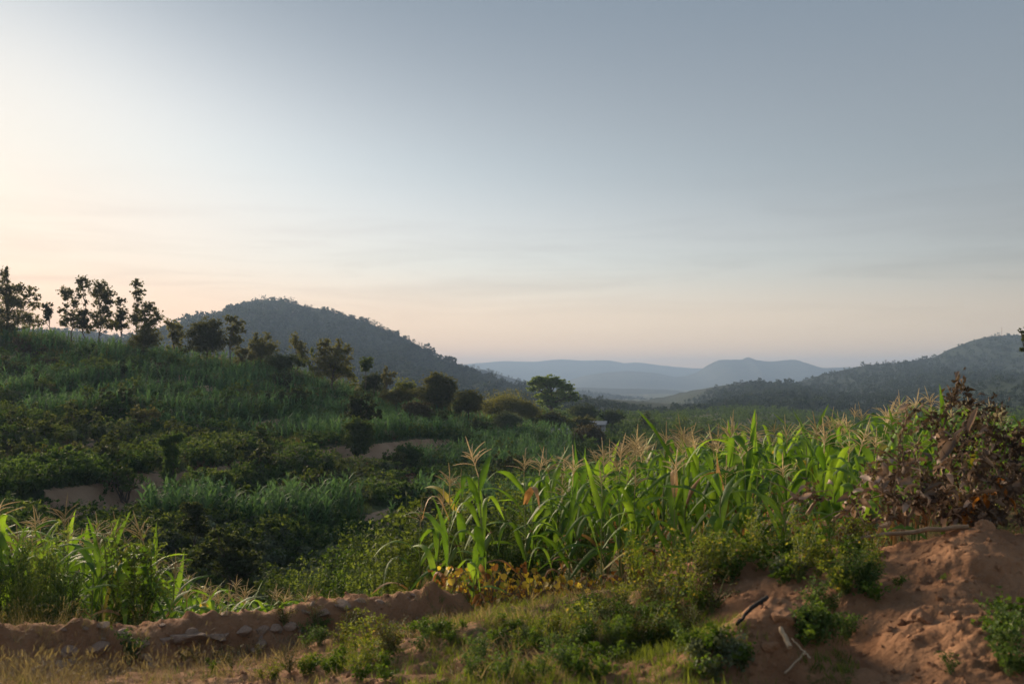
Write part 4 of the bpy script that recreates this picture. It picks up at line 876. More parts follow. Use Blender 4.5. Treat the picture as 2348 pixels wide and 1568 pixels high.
for s in range(NT):
    rng = np.random.default_rng(500 + s); H = 1.60; parts = []
    g = Geo(); t = np.linspace(0, 1, 12); sway = rng.normal(size=2) * .04
    sp = np.stack([sway[0] * t ** 2 + .006 * np.sin(t * 20), sway[1] * t ** 2, H * t - .06 * (1 - t)], -1)
    g.tube(sp, (.0155 * (1 - .62 * t)) * (1 + .12 * np.cos(t * 75)), 7)
    stalk = g.mesh("stalk", M['cornstalk'], True)
    nl = int(rng.integers(8, 11)); az0 = rng.uniform(0, 6.28); leaves = []
    for k in range(nl):
        f = 0.10 + 0.80 * (k / (nl - 1)) ** .95; low = k < 2
        ln = (0.68 + 0.36 * math.sin(np.pi * min(1, .2 + .75 * k / nl))) * rng.uniform(.85, 1.12)
        style = rng.random()
        if style < .45: th0, bend, wh, fo = rng.uniform(.35, .7), rng.uniform(1.2, 1.9), rng.uniform(.35, .6), .17
        elif style < .88: th0, bend, wh, fo = rng.uniform(.18, .42), rng.uniform(2.2, 2.75), rng.uniform(.34, .55), .06     # folded over, hanging
        else: th0, bend, wh, fo = rng.uniform(.2, .45), rng.uniform(.3, .8), .6, .2
        me = maize_leaf_mesh(rng, ln, rng.uniform(.088, .125) * (.8 if low else 1), th0, bend, wh, fo, dry=low and rng.random() < .8, twist=rng.normal() * .5)
        i = f * 11; a = int(i); pos = sp[a] + (sp[min(a + 1, 11)] - sp[a]) * (i - a)
        leaves.append((me, tuple(pos), az0 + k * np.pi + rng.normal() * .38))
    MZ.append(dict(stalk=stalk, leaves=leaves, tassel=tassel_mesh(rng, .2 if s % 4 == 3 else 0), top=tuple(sp[-1]), ears=ear_meshes(rng), earpos=[tuple(sp[5]), tuple(sp[6])], eara=az0, H=H + .56))
def maize(u, vtip, Y, label, grp=None, k=None, hmin=1.2, hmax=2.75, tassel=True, jit=True):
    p = P(u, vtip, Y); z = Zg(p.x, Y); h = min(max(p.z - z, hmin), hmax)
    T_ = MZ[int(rq.integers(0, NT)) if k is None else k]
    sc = h / T_['H']
    root = thing("maize_plant", label, "maize plant", (p.x, Y, z), (rq.normal() * .04, rq.normal() * .04, rq.uniform(0, 6.28)), (sc * .5 + .5, sc * .5 + .5, sc) if sc < 1.0 else sc, grp)
    link("stalk", T_['stalk'], root)
    for (me, pos, az) in T_['leaves']:
        lf = link("leaf", me, root, pos, (rq.normal() * .12, rq.normal() * .12, az + rq.normal() * .3))
        if rq.random() < .035 + .2 * (pos[2] < .6):
            lf.material_slots[0].link = 'OBJECT'; lf.material_slots[0].material = M['cornyellow' if rq.random() < .6 else 'corndry']
    if tassel: link("tassel", T_['tassel'], root, T_['top'], (rq.normal() * .14, rq.normal() * .14, rq.uniform(0, 6.28)), float(rq.uniform(.68, 1.0)))
    if rq.random() < .55:
        e_ = link("ear", T_['ears'][0], root, T_['earpos'][0], (0, 0, T_['eara'] + rq.normal())); link("silk", T_['ears'][1], e_)
    return root
FR = [(1115, 985, 11.5, "tall foremost maize plant with a branching straw tassel, left of the yellow bean patch", 0), (1030, 1040, 11.7, "foremost maize plant with long hanging leaves at the field's outer corner", 1),
      (1210, 998, 12.3, "maize plant with a thin upright tassel just right of the tallest foremost one", 2), (992, 1098, 12.6, "shorter maize plant whose tassel peeks beside the corner plant", 4),
      (966, 1122, 13.1, "outermost maize plant with a short pale drooping tassel", 3), (1064, 1050, 12.9, "maize plant half hidden between the two foremost plants", 5),
      (1300, 1014, 11.9, "maize plant with arching leaves standing in the yellow bean patch", 6), (1276, 1012, 13.4, "maize plant with a pinkish tassel behind the bean patch plant", 7),
      (1420, 975, 11.9, "maize plant with the widest tassel at the end of the bean patch", 8), (1446, 984, 13.2, "maize plant behind the widest tasselled one", 0), (1470, 970, 13.8, "maize plant with an orange tassel beside the widest tasselled one", 2),
      (1516, 930, 12.5, "tall maize plant with a thin straw tassel against the dark valley", 1), (1570, 928, 12.1, "tall maize plant with a spread orange tassel against the dark valley", 6),
      (1612, 948, 12.9, "maize plant with sparse tassel next to the spread orange one", 4), (1666, 922, 12.6, "tall maize plant with a crumpled white upper leaf before the far knoll", 5),
      (2062, 866, 14.2, "tall maize plant with a tassel rising above the field near the dead brush", 2), (2102, 876, 14.0, "maize plant with an orange tassel second from the dead brush", 8), (2156, 870, 13.6, "tallest maize plant with a spread orange tassel next to the dead brush", 6)]
for (u, v, Y, lab, k) in FR: maize(u, v, Y, lab, "maize plants of the near field", k)
maize(1086, 1240, 11.0, "young maize plant without a tassel among yellow leaves", None, 7, .7, 1.2, False)
# front rows of the near field
tipR = [(1150, 1040), (1200, 1010), (1400, 990), (1600, 950), (1800, 925), (2000, 898), (2150, 876), (2348, 915), (2500, 920)]
cnt = 0
def tip(u, tab): return float(np.interp(u, [q[0] for q in tab], [q[1] for q in tab]))
rows = [(11.6, 1360, 2000, 96), (12.4, 1290, 2120, 74), (13.2, 1200, 2380, 58), (14.2, 1220, 2400, 50), (15.4, 1240, 2400, 46), (16.8, 1220, 2400, 44), (18.4, 1300, 2400, 46), (20.2, 1380, 2400, 50), (22.5, 1450, 2400, 56)]
for ri, (Y, u0, u1, du) in enumerate(rows):
    uu = u0 + rq.uniform(0, du)
    while uu < u1:
        y = Y + rq.normal() * .22; ug = uu + rq.normal() * du * .25
        p = P(ug, 0, y); gz = HOR - FOC * Zg(p.x, y) / y
        part_ = "behind the yellow bean patch" if ug < 1460 else "behind the tall weeds" if ug < 1720 else "before the long rising hill" if ug < 1980 else "beside the dead brush heap"
        tas = rq.random() < (.7 if ri < 2 else .42)
        where = ("in the front row " if ri < 2 else "in the middle rows " if ri < 5 else "in the far rows ") + part_
        hv = tip(ug, tipR) + abs(rq.normal()) * (38 if ri < 3 else 22)
        if ri < 2: hv += 30
        maize(ug, hv, y, ("tasselled" if tas else "bare topped") + " maize plant " + where, "maize plants " + where, None, 1.5, 2.6, tassel=tas)
        uu += du * rq.uniform(.75, 1.3)
# lower field on the near left
tipL = [(-80, 1090), (0, 1100), (150, 1140), (330, 1172), (400, 1240), (500, 1285), (700, 1305), (850, 1335), (960, 1345)]
FL = [(10, 1095, 11.4, "tall maize plant cut by the picture edge over the stony bund", 1), (152, 1128, 12.6, "tall maize plant with a curled top leaf at the lower field's edge", 4), (224, 1140, 13.4, "maize plant with the fluffiest straw tassel in the lower field", 0), (272, 1160, 13.0, "maize plant with a pale tassel between the fluffiest and the golden one", 2), (340, 1162, 13.2, "maize plant with a golden tassel lit above the dark hollow", 8)]
for (u, v, Y, lab, k) in FL: maize(u, v, Y, lab, "maize plants of the lower field", k)
for ri, (Y, u0, u1, du) in enumerate([(12.0, -60, 420, 48), (13.2, -60, 560, 44), (14.6, -40, 700, 44), (16.2, 0, 860, 44), (18.0, 250, 940, 44), (20.0, 420, 960, 46)]):
    uu = u0 + rq.uniform(0, du)
    while uu < u1:
        y = Y + rq.normal() * .25; ug = uu + rq.normal() * du * .25
        where = "at the outer edge of the lower field by the dark shrubs" if ug < 180 else "near the fluffy tassels of the lower field" if ug < 420 else "before the black green hollow bush" if ug < 620 else "with its top just above the stony bund"
        tas = rq.random() < .5
        maize(ug, tip(ug, tipL) + abs(rq.normal()) * 40 + 10, y, ("tasselled" if tas else "bare topped") + " maize plant " + where, "maize plants standing " + where, None, 1.2, 2.4, tassel=tas)
        uu += du * rq.uniform(.75, 1.3)
# ------------------------------------------------------------------ bushy legumes standing among the maize
def legume_meshes(seed, mat, H=1.7, nst=9, nleaf=1500, leaf=.062, spread=.42):
    rng = np.random.default_rng(seed); tg = Geo(); lg = Geo(); C = []; per = nleaf // nst
    for k in range(nst):
        a = k * 2.4 + rng.normal() * .4; r = spread * rng.uniform(.35, 1); h = H * rng.uniform(.7, 1.05)
        t = np.linspace(0, 1, 7); pts = np.stack([math.cos(a) * r * t ** .8, math.sin(a) * r * t ** .8, h * t], -1) + rng.normal(size=(7, 3)) * .02
        tg.tube(pts, .011 * (1 - .8 * t) + .0015, 5, False)
        for q in range(5):
            f = rng.uniform(.3, .9) * 6; i = int(f); b0 = pts[i] + (pts[min(i + 1, 6)] - pts[i]) * (f - i)
            e_ = b0 + np.array([rng.normal() * .13, rng.normal() * .13, rng.uniform(.08, .25)]); tg.tube([b0, (b0 + e_) / 2 + [0, 0, -.01], e_], [.005, .004, .002], 3, False)
            n = per // 8; tt = rng.random(n)[:, None]; C.append(b0 + (e_ - b0) * tt + rng.normal(size=(n, 3)) * .04)
        n = per * 3 // 8; f = rng.uniform(.15, 1, n) ** .8 * 5.99; i = f.astype(int); C.append(pts[i] + (pts[np.minimum(i + 1, 6)] - pts[i]) * (f - i)[:, None] + rng.normal(size=(n, 3)) * .045)
    C = np.concatenate(C); n = len(C); D, S = leaf_frame(n, rng, .25, .2); ln = leaf * rng.uniform(.6, 1.3, n)
    lg.leaves(C, D, S, ln, ln * .45, .1)
    return tg.mesh("stems", M['stem'], True), lg.mesh("foliage", M[mat])
LEG = [legume_meshes(600, 'pea'), legume_meshes(601, 'pea', 1.8, 8), legume_meshes(602, 'weed', 1.6, 10), legume_meshes(603, 'herb', 1.7, 10, 1700)]
def legume(u, vtip, Y, k, label, grp=None, hmin=.8, hmax=2.4, wide=1.0):
    p = P(u, vtip, Y); z = Zg(p.x, Y); h = min(max(p.z - z, hmin), hmax); s = h / 1.72
    r = thing("legume_shrub", label, "shrub", (p.x, Y, z), (0, 0, rq.uniform(0, 6.28)), (max(s, .75) * wide, max(s, .75) * wide, s), grp)
    link("stems", LEG[k][0], r); link("foliage", LEG[k][1], r)
ORD = "first second third fourth fifth sixth seventh eighth ninth tenth eleventh twelfth thirteenth fourteenth fifteenth sixteenth seventeenth eighteenth nineteenth twentieth".split()
G1, G2, G3 = "leafy shrubs among the lower maize", "leafy shrubs behind the foremost maize", "leafy shrubs at the near field's outer corner"
for oi_, (u, v, Y, k) in enumerate(sorted([(22, 1195, 10.9, 3), (64, 1240, 11.2, 3), (104, 1215, 11.6, 1), (150, 1260, 11.0, 3), (60, 1300, 10.5, 0), (120, 1320, 10.6, 3), (-30, 1260, 10.7, 3)])):
    legume(u, v, Y, k, f"dark leafy shrub crowding the lower maize, {ORD[oi_]} from the picture edge", G1, wide=.7)
legume(300, 1200, 11.8, 0, "tall spindly shrub rising through the lower maize below the golden tassel")
for oi_, (u, v, Y, k) in enumerate(sorted([(1000, 1185, 14.2, 0), (955, 1150, 14.6, 1), (920, 1190, 14.0, 0), (975, 1240, 13.4, 2), (895, 1250, 13.6, 0), (940, 1290, 12.9, 1), (868, 1235, 15.5, 0)], reverse=True)):
    legume(u, v, Y, k, f"olive green shrub outside the near field, {ORD[oi_]} from the corner maize plant", G3)
for oi_, (u, v, Y, k) in enumerate(sorted([(1075, 1120, 14.0, 1), (1140, 1130, 13.6, 3), (1190, 1095, 14.6, 0), (1250, 1120, 14.2, 3), (1320, 1080, 14.8, 0), (1170, 1220, 12.9, 3), (1245, 1240, 12.8, 3), (1390, 1095, 14.6, 1), (1340, 1180, 13.2, 3)])):
    legume(u, v, Y, k, f"dense dark shrub behind the foremost maize plants, {ORD[oi_]} from the corner plant", G2, wide=1.15)
for oi_, (u, v, Y, k) in enumerate(sorted([(820, 1190, 27, 0), (770, 1215, 24, 2), (700, 1290, 22, 0), (850, 1250, 20, 2), (640, 1300, 23, 0), (900, 1210, 19, 0)])):
    legume(u, v, Y, k, f"upright green shrub in the hollow, {ORD[oi_]} from the black green bush", "upright shrubs in the hollow", hmax=2.6)

# ------------------------------------------------------------------ withering bean plants
def bean_leaf(seed, mat):
    rng = np.random.default_rng(seed); a = np.linspace(0, 2 * np.pi, 11)[:-1]
    r = .038 * (1 + .25 * np.cos(a) - .12 * np.cos(2 * a)); x = r * np.cos(a) + .03; y = r * np.sin(a) * 1.05
    z = -.25 * x + .35 * np.abs(y) + rng.normal(size=10) * .003 - 6 * (x - .02) ** 2
    V = np.concatenate([[[.022, 0, .0]], np.stack([x, y, z], -1)]); F = [[0, 1 + i, 1 + (i + 1) % 10] for i in range(10)]
    return mesh_np("leaf", V, F, True, M[mat])
BLF = [bean_leaf(s, m) for s, m in enumerate(('bean', 'bean', 'bean', 'beanlime', 'beanbrown'))]
def bean(u, v, Y, label, n=20):
    p = P(u, v, Y); z = Zg(p.x, Y); r = thing("bean_plant", label, "bean plant", (p.x, Y, z), (0, 0, 0), 1.0, "withering bean plants under the foremost maize")
    tg = Geo(); H = rq.uniform(.32, .6); lg = Geo()
    for k in range(n):
        a = rq.uniform(0, 6.28); q = rq.uniform(.06, .22); h = H * rq.uniform(.35, 1.0)
        e_ = np.array([math.cos(a) * q, math.sin(a) * q, h]); tg.tube([(0, 0, -.02), (e_[0] * .3, e_[1] * .3, h * .6), e_], [.005, .004, .002], 4, False)
        me = BLF[int(rq.choice(5, p=[.22, .20, .20, .24, .14]))]
        link("leaf", me, r, tuple(e_), (rq.normal() * .5, rq.uniform(.1, .9), a), float(rq.uniform(.55, 1.15)))
    C = np.stack([rq.normal(0, .13, 70), rq.normal(0, .13, 70), np.abs(rq.normal(.12, .1, 70))], -1); D, S = leaf_frame(70, rq); lg.leaves(C, D, S, .05, .03, .2)
    link("stems", tg.mesh("stems", M['drystem']), r); o = link("withered_leaves", lg.mesh("withered_leaves", M['beanbrown']), r)
for oi_, (u, v, Y) in enumerate(sorted([(1040, 1400, 11.0), (1070, 1380, 11.3), (1130, 1380, 11.3), (1160, 1390, 11.0), (1185, 1375, 11.6), (1215, 1385, 11.2), (1240, 1370, 11.7), (1262, 1388, 11.0), (1290, 1378, 11.4), (1318, 1370, 11.8), (1335, 1385, 11.1), (1365, 1372, 11.5), (1392, 1380, 11.1), (1420, 1370, 11.5), (1450, 1372, 11.2), (1200, 1350, 12.1), (1275, 1350, 12.2), (1350, 1345, 12.2), (1160, 1350, 12.0), (1100, 1365, 11.7)])):
    bean(u, v, Y, f"low yellow leaved bean plant under the maize, {ORD[oi_]} from the field's outer corner")

# ------------------------------------------------------------------ stones, clods, sticks
def stone_mesh(name, seed, mat, sub=3, rough=.28):
    import bmesh
    bm = bmesh.new(); bmesh.ops.create_icosphere(bm, subdivisions=sub, radius=1.0); rng = np.random.default_rng(seed)
    pl = rand_dirs(9, rng); dd = rng.uniform(.45, .9, 9)
    for v_ in bm.verts:
        c = np.array(v_.co)
        for n_, d_ in zip(pl, dd):
            e_ = c @ n_ - d_
            if e_ > 0: c = c - n_ * e_ * .92
        v_.co = c * (1 + rough * .25 * float(fbm(np.array([c[0] * 2.1 + c[2]]), np.array([c[1] * 2.1 - c[2] + seed]), seed, 3)[0]))
    me = bpy.data.meshes.new(name); bm.to_mesh(me); bm.free(); me.materials.append(M[mat]); return me
STM = [stone_mesh("stone", 700 + s, 'stone') for s in range(6)]; CLM = [stone_mesh("soil_clod", 720 + s, 'clod', 3, 1.6) for s in range(5)]
BS = [(430, 1456, 9.05, .20, .07, "flat overhanging slab of stone in the middle of the bund"), (500, 1452, 9.2, .09, .05, "small stone right beside the flat slab"), (560, 1447, 9.3, .09, .05, "grey stone under the bund rim two past the flat slab"), (602, 1440, 9.42, .08, .05, "angular pale stone halfway along the bund"), (632, 1432, 9.5, .08, .04, "pale flat stone near the rim halfway along the bund"),
      (665, 1436, 9.55, .07, .05, "round stone beside the pale flat one"), (700, 1424, 9.7, .06, .04, "small stone on the bund above the olive weed"), (740, 1432, 9.75, .08, .06, "grey stone low in the bund beside the olive weed"), (786, 1424, 9.9, .10, .06, "broad grey stone in the bund past the olive weed"), (826, 1412, 10.05, .07, .05, "stone in the rim near the bund's far end"), (868, 1410, 10.15, .08, .05, "last big stone near the bund's far end"),
      (520, 1420, 9.5, .07, .03, "thin stone lying on the bund rim above the slab"), (385, 1462, 8.95, .08, .05, "brown stone on the outer side of the flat slab"), (330, 1470, 8.9, .07, .05, "stone half buried beyond the dark small bush"), (230, 1480, 8.8, .10, .06, "stone behind the dry grass near the picture edge"), (160, 1486, 8.7, .09, .06, "outermost stone showing in the dry grass")]
for i, (u, v, Y, w, h, lab) in enumerate(BS):
    p = P(u, v, Y); y = Y
    for _ in range(60):           # slide along the line of sight until it meets the bund face
        if Zg(p.x * y / Y, y) >= (p.z * y / Y) - .01: break
        y += .02
    x = p.x * y / Y
    o = link("stone", STM[i % 6], None, (x, y - .01, Zg(x, y) - .02), (rq.normal() * .15, rq.normal() * .15, rq.uniform(-.4, .4)), (w, w * .8, h)); tag(o, lab, "stone", "stones of the bund")
for k in range(34):
    u = rq.uniform(60, 960); i_ = np.interp(u, [60, 450, 700, 900, 1010], [9.0, 9.35, 9.9, 10.3, 10.9]); y = i_ - rq.uniform(.12, .42); x = (u - CXP) / FOC * y; s = .022 + .045 * rq.random() ** 2
    o = link("stone", STM[k % 6], None, (x, y, Zg(x, y) - s * .1), (rq.normal() * .3, rq.normal() * .3, rq.uniform(0, 3)), (s * 1.3, s, s * .7)); tag(o, "small stone stuck in the earth face of the bund", "stone", "small stones of the bund")
for k in range(46):
    u = rq.uniform(1990, 2345); Y = rq.uniform(5.0, 7.9); x = P(u, 0, Y).x; s = .012 + .035 * rq.random() ** 3
    o = link("soil_clod", CLM[k % 5], None, (x, Y, Zg(x, Y) + s * .3), (rq.uniform(0, 3), rq.uniform(0, 3), rq.uniform(0, 3)), (s, s * rq.uniform(.7, 1), s * rq.uniform(.6, .9)))
    tag(o, "crumbly clod of red soil lying on the big bare mound", "soil clod", "clods on the big bare mound")
for (u, v, Y, s, lab) in [(2060, 1300, 7.2, .055, "brown stone halfway up the bare mound beside the leafy clump"), (2112, 1400, 6.2, .12, "low broad lump of soil in the middle of the bare mound"), (1796, 1395, 5.95, .10, "big cracked lump of soil on the small mound with the black stick"), (1770, 1425, 5.8, .07, "smaller lump of soil below the big cracked one"), (2348, 1370, 6.6, .07, "pale lump at the picture edge on the mound"), (2200, 1207, 7.9, .10, "lump of red soil under the long pole on the mound top"), (2256, 1204, 8.0, .09, "dark lump of soil on the mound top right of the pole")]:
    p = P(u, v, Y); z = Zg(p.x, Y); o = link("soil_clod", CLM[int(rq.integers(0, 5))], None, (p.x, Y, z - s * .12), (rq.normal() * .3, rq.normal() * .3, rq.uniform(0, 3)), (s * 1.05, s * .85, s * .6)); tag(o, lab, "soil clod")
def on_ground(u, v, Y0=3.0, Y1=14.0):
    """first ground point met along the line of sight through (u, v)"""
    ys = np.linspace(Y0, Y1, 600); a = P(u, v, 1.0); d = a.x * ys, a.z * ys; z = Zg(d[0], ys); k = np.argmax(z >= d[1]); return np.array([d[0][k], ys[k], z[k]])
def stick(name, label, cat, pts, rad, mat, sides=6, wob=.012):
    g = Geo(); pts = np.asarray(pts, float); t = np.linspace(0, 1, 14); tt = np.linspace(0, 1, len(pts))
    q = np.stack([np.interp(t, tt, pts[:, i]) for i in range(3)], -1) + rq.normal(size=(14, 3)) * wob
    g.tube(q, np.interp(t, [0, 1], rad) * rq.uniform(.85, 1.15, 14), sides)
    me = g.mesh(name, M[mat], True); o = link(name, me); return tag(o, label, cat)
a = on_ground(1690, 1448) + [0, 0, .02]; b_ = on_ground(1758, 1392) + [0, -.02, .06]
stick("stick", "short black charred stick leaning on the small soil mound", "stick", [a, (a + b_) / 2 + [0, 0, .02], b_], (.010, .016), 'darkstick', wob=.003)
a = on_ground(1790, 1460) + [0, 0, .05]; b_ = on_ground(1812, 1515) + [0, 0, .06]
stick("stick", "thick pale broken stick poking out below the small soil mound", "stick", [a, b_], (.012, .017), 'palestick', wob=.002)
a = on_ground(1815, 1480) + [0, 0, .04]; b_ = on_ground(1858, 1530) + [0, 0, .04]
stick("stick", "thin grey stick beside the thick pale broken one", "stick", [a, b_], (.005, .006), 'palestick', wob=.002)
a = on_ground(1800, 1560) + [0, 0, .03]; b_ = on_ground(1846, 1522) + [0, 0, .05]
stick("stick", "tan stick near the lower picture edge below the pale sticks", "stick", [a, b_], (.006, .008), 'palestick', wob=.002)
stick("pole", "long thin bent pole lying across the mound top below the dead brush", "pole", [np.array(P(1840, 1240, 8.3)), np.array(P(1930, 1246, 8.2)), np.array(P(2020, 1226, 8.1)), np.array(P(2120, 1214, 7.95)), np.array(P(2222, 1209, 7.8))], (.010, .022), 'drystem', wob=.006)
stick("stick", "grey stick slanting through the weeds left of the long pole", "stick", [np.array(P(1806, 1196, 8.6)), np.array(P(1846, 1214, 8.4)), np.array(P(1880, 1228, 8.3))], (.014, .010), 'drystem', wob=.004)

# ------------------------------------------------------------------ heap of dead brush
def dead_leaf_mesh(seed, mat):
    rng = np.random.default_rng(seed); seg = 7; t = np.linspace(0, 1, seg + 1); ln = rng.uniform(.11, .19); wd = ln * rng.uniform(.28, .42)
    th = 1.2 + rng.uniform(.5, 1.8) * t + .3 * np.sin(t * 5 + rng.uniform(0, 6)); st = ln / seg
    x = np.concatenate([[0], np.cumsum(np.sin(th[:-1]) * st)]); z = np.concatenate([[0], np.cumsum(np.cos(th[:-1]) * st)])
    w = wd * np.sin(np.pi * np.clip(t * .93 + .05, 0, 1)) ** .8; curl = rng.uniform(.5, 1.25); rows = []
    for q in (-1, -.4, .4, 1):
        an = q * curl; rows.append(np.stack([x + .1 * w * np.sin(an * 2), w * .5 * np.sin(an) / curl * 1.2, z + w * .5 * (1 - np.cos(an)) / curl * 1.6], -1))
    V = np.stack(rows, 1); i = np.arange(seg)[:, None] * 4; j = np.arange(3)[None]
    return mesh_np("leaf", V.reshape(-1, 3), np.stack([i + j, i + j + 1, i + 5 + j, i + 4 + j], -1).reshape(-1, 4), True, M[mat])
DLM = [dead_leaf_mesh(800 + s, 'deadleaf') for s in range(8)]; DRM = [dead_leaf_mesh(820 + s, 'deadrust') for s in range(3)]
def dead_branch(foot, head, label, nleaf=13, nsmall=160, rust=False, big=1.0, tw=.10):
    f = np.array(P(*foot)); h = np.array(P(*head)); r = thing("dead_branch", label, "dead branch", tuple(f), group="cut dead branches heaped on the mound")
    d = h - f; tg = Geo(); lg = Geo(); t = np.linspace(0, 1, 10); off = rq.normal(size=3) * .08
    pts = d * t[:, None] + off * np.sin(t * np.pi)[:, None] + rq.normal(size=(10, 3)) * .012
    tg.tube(pts, .016 * (1 - .8 * t) + .002, 5); C = []
    ends = []
    for k in range(6):
        i = int(rq.integers(2, 9)); e_ = pts[i] + rq.normal(size=3) * [.16, .16, .12] + d * .12; tg.tube([pts[i], (pts[i] + e_) / 2 + [0, 0, .02], e_], [.007, .005, .002], 4, False)
        ends.append((pts[i], e_)); n = nsmall // 8; C.append(pts[i] + (e_ - pts[i]) * rq.random((n, 1)) + rq.normal(size=(n, 3)) * .035)
    n = nsmall // 4; i = rq.integers(3, 10, n); C.append(pts[i] + rq.normal(size=(n, 3)) * .045); C = np.concatenate(C)
    D, S = leaf_frame(len(C), rq, -.4); ln = .055 * rq.uniform(.6, 1.5, len(C)); lg.leaves(C, D, S, ln, ln * .5, .25)
    link("stem", tg.mesh("stem", M['drystem'], True), r); o = link("small_leaves", lg.mesh("small_leaves", M['deadsmall']), r); o["kind"] = "stuff"
    for k in range(nleaf):
        a0, e0 = ends[int(rq.integers(0, 6))]; q = a0 + (e0 - a0) * rq.uniform(.2, 1.05) if rq.random() < .6 else pts[int(rq.integers(3, 10))]
        me = DRM[int(rq.integers(0, 3))] if rust and rq.random() < .6 else DLM[int(rq.integers(0, 8))]
        link("leaf", me, r, tuple(q + rq.normal(size=3) * .03), (rq.normal() * .7, rq.normal() * .6 + .2, rq.uniform(0, 6.28)), float(rq.uniform(.6, 1.25) * big))
DB = [((2030, 1190, 8.9), (1992, 1060, 8.7), 16, 60, "grey leaved dead branch hanging out at the heap's outer end", 1.1), ((2060, 1200, 8.7), (2010, 1110, 8.5), 15, 60, "low grey leaved dead branch under the outer end of the heap", 1.1), ((2090, 1195, 8.9), (2050, 1070, 8.7), 16, 80, "dead branch with large curled grey leaves inside the heap's outer end", 1.2),
      ((2120, 1190, 8.8), (2100, 1040, 8.7), 15, 90, "dead branch with hanging grey leaves left of the pale big leaf", 1.1), ((2150, 1195, 8.7), (2180, 1010, 8.6), 15, 90, "dead branch bearing the biggest pale curled leaf in mid heap", 1.4), ((2110, 1160, 9.3), (2080, 950, 9.6), 5, 260, "tall blackish dead branch pointing up over the maize left of the heap top", .8), ((2140, 1150, 9.4), (2120, 930, 9.8), 5, 260, "blackish leafy dead branch crossing the maize beside the heap top", .8),
      ((2180, 1150, 9.4), (2200, 896, 9.7), 6, 280, "tallest blackish dead branch forming the heap top", .9), ((2210, 1150, 9.3), (2235, 915, 9.6), 6, 280, "second tallest dark dead branch right of the heap top", .9), ((2240, 1160, 9.2), (2262, 945, 9.4), 8, 260, "dark bent dead branch right of the two tallest", .9), ((2270, 1170, 9.1), (2310, 985, 9.3), 8, 260, "dark dead branch leaning toward the picture edge", .9),
      ((2310, 1180, 9.0), (2345, 1000, 9.2), 8, 260, "dark dead branch touching the picture edge high up", .9), ((2200, 1195, 8.6), (2250, 1060, 8.5), 14, 140, "dead branch with brown curled leaves in the heap's middle", 1.1), ((2240, 1195, 8.6), (2290, 1070, 8.5), 12, 160, "dead branch with rusty orange leaves", 1.1), ((2280, 1195, 8.6), (2330, 1090, 8.5), 10, 200, "dim brown dead branch low near the picture edge", 1.0),
      ((2080, 1205, 8.5), (2160, 1130, 8.35), 14, 90, "dead branch lying low along the foot of the heap", 1.0), ((2150, 1205, 8.5), (2060, 1150, 8.35), 14, 80, "grey dead branch sprawled toward the weeds at the heap foot", 1.0), ((2230, 1205, 8.5), (2160, 1120, 8.35), 13, 110, "dead branch with twisted leaves at the foot beside the mound top", 1.0), ((2300, 1205, 8.5), (2230, 1110, 8.35), 11, 180, "brown dead branch above the dark lump of soil", 1.0), ((2348, 1200, 8.6), (2300, 1130, 8.4), 9, 220, "dead branch lowest at the picture edge", 1.0),
      ((2330, 1160, 9.3), (2385, 960, 9.4), 8, 260, "dead branch mostly beyond the picture edge", .9), ((2170, 1180, 9.0), (2140, 1075, 8.9), 12, 200, "dead branch with medium brown leaves behind the pale big leaf", 1.0), ((2255, 1185, 9.0), (2215, 1040, 9.0), 10, 240, "dead branch packed with small dark leaves in mid heap", .9)]
for (f, h, n, m, lab, bg_) in DB: dead_branch(f, h, lab, int(n * 1.3), int(m * .8), "rusty" in lab, bg_ * .85)
for (f, h, lab) in [((1905, 1195, 8.7), (1960, 1140, 8.6), "small dry branch with curled leaves lying in the weeds left of the heap"), ((1850, 1180, 8.8), (1800, 1150, 8.7), "dry brown sprig in the weeds before the maize"), ((2000, 1200, 8.6), (1940, 1215, 8.3), "withered sprig beside the pole in the weeds")]:
    dead_branch(f, h, lab, 8, 60, False, .8)
# ------------------------------------------------------------------ weeds on the bank
def weed_meshes(seed, mat, r=.2, h=.22, n=170, leaf=.05, asp=.6, stems=9, stemmat='stem'):
    rng = np.random.default_rng(seed); tg = Geo(); lg = Geo(); C = []
    for k in range(stems):
        a = rng.uniform(0, 6.28); q = r * rng.uniform(.4, 1.1); hh = h * rng.uniform(.5, 1.1); t = np.linspace(0, 1, 5)
        pts = np.stack([math.cos(a) * q * t, math.sin(a) * q * t, hh * np.sin(t * 1.7) / np.sin(1.57) - .02 * (1 - t)], -1) + rng.normal(size=(5, 3)) * .008
        tg.tube(pts, [.004, .0035, .003, .0025, .0015], 4, False)
        m = n // stems; f = rng.uniform(.15, 1, m) * 3.99; i = f.astype(int); C.append(pts[i] + (pts[i + 1] - pts[i]) * (f - i)[:, None] + rng.normal(size=(m, 3)) * [.03, .03, .018])
    C = np.concatenate(C); D, S = leaf_frame(len(C), rng, .1, .35); ln = leaf * rng.uniform(.5, 1.4, len(C)); lg.leaves(C, D, S, ln, ln * asp, .15)
    return tg.mesh("stems", M[stemmat]), lg.mesh("foliage", M[mat])
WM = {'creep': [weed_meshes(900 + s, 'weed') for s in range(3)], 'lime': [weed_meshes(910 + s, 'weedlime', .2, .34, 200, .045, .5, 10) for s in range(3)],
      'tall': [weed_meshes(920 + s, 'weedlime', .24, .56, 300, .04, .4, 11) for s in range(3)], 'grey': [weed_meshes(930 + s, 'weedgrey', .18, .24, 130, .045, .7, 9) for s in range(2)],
      'olive': [weed_meshes(940 + s, 'brown', .22, .36, 320, .03, .5, 14) for s in range(2)], 'dark': [weed_meshes(950 + s, 'herb', .2, .3, 260, .04, .55, 12) for s in range(2)]}
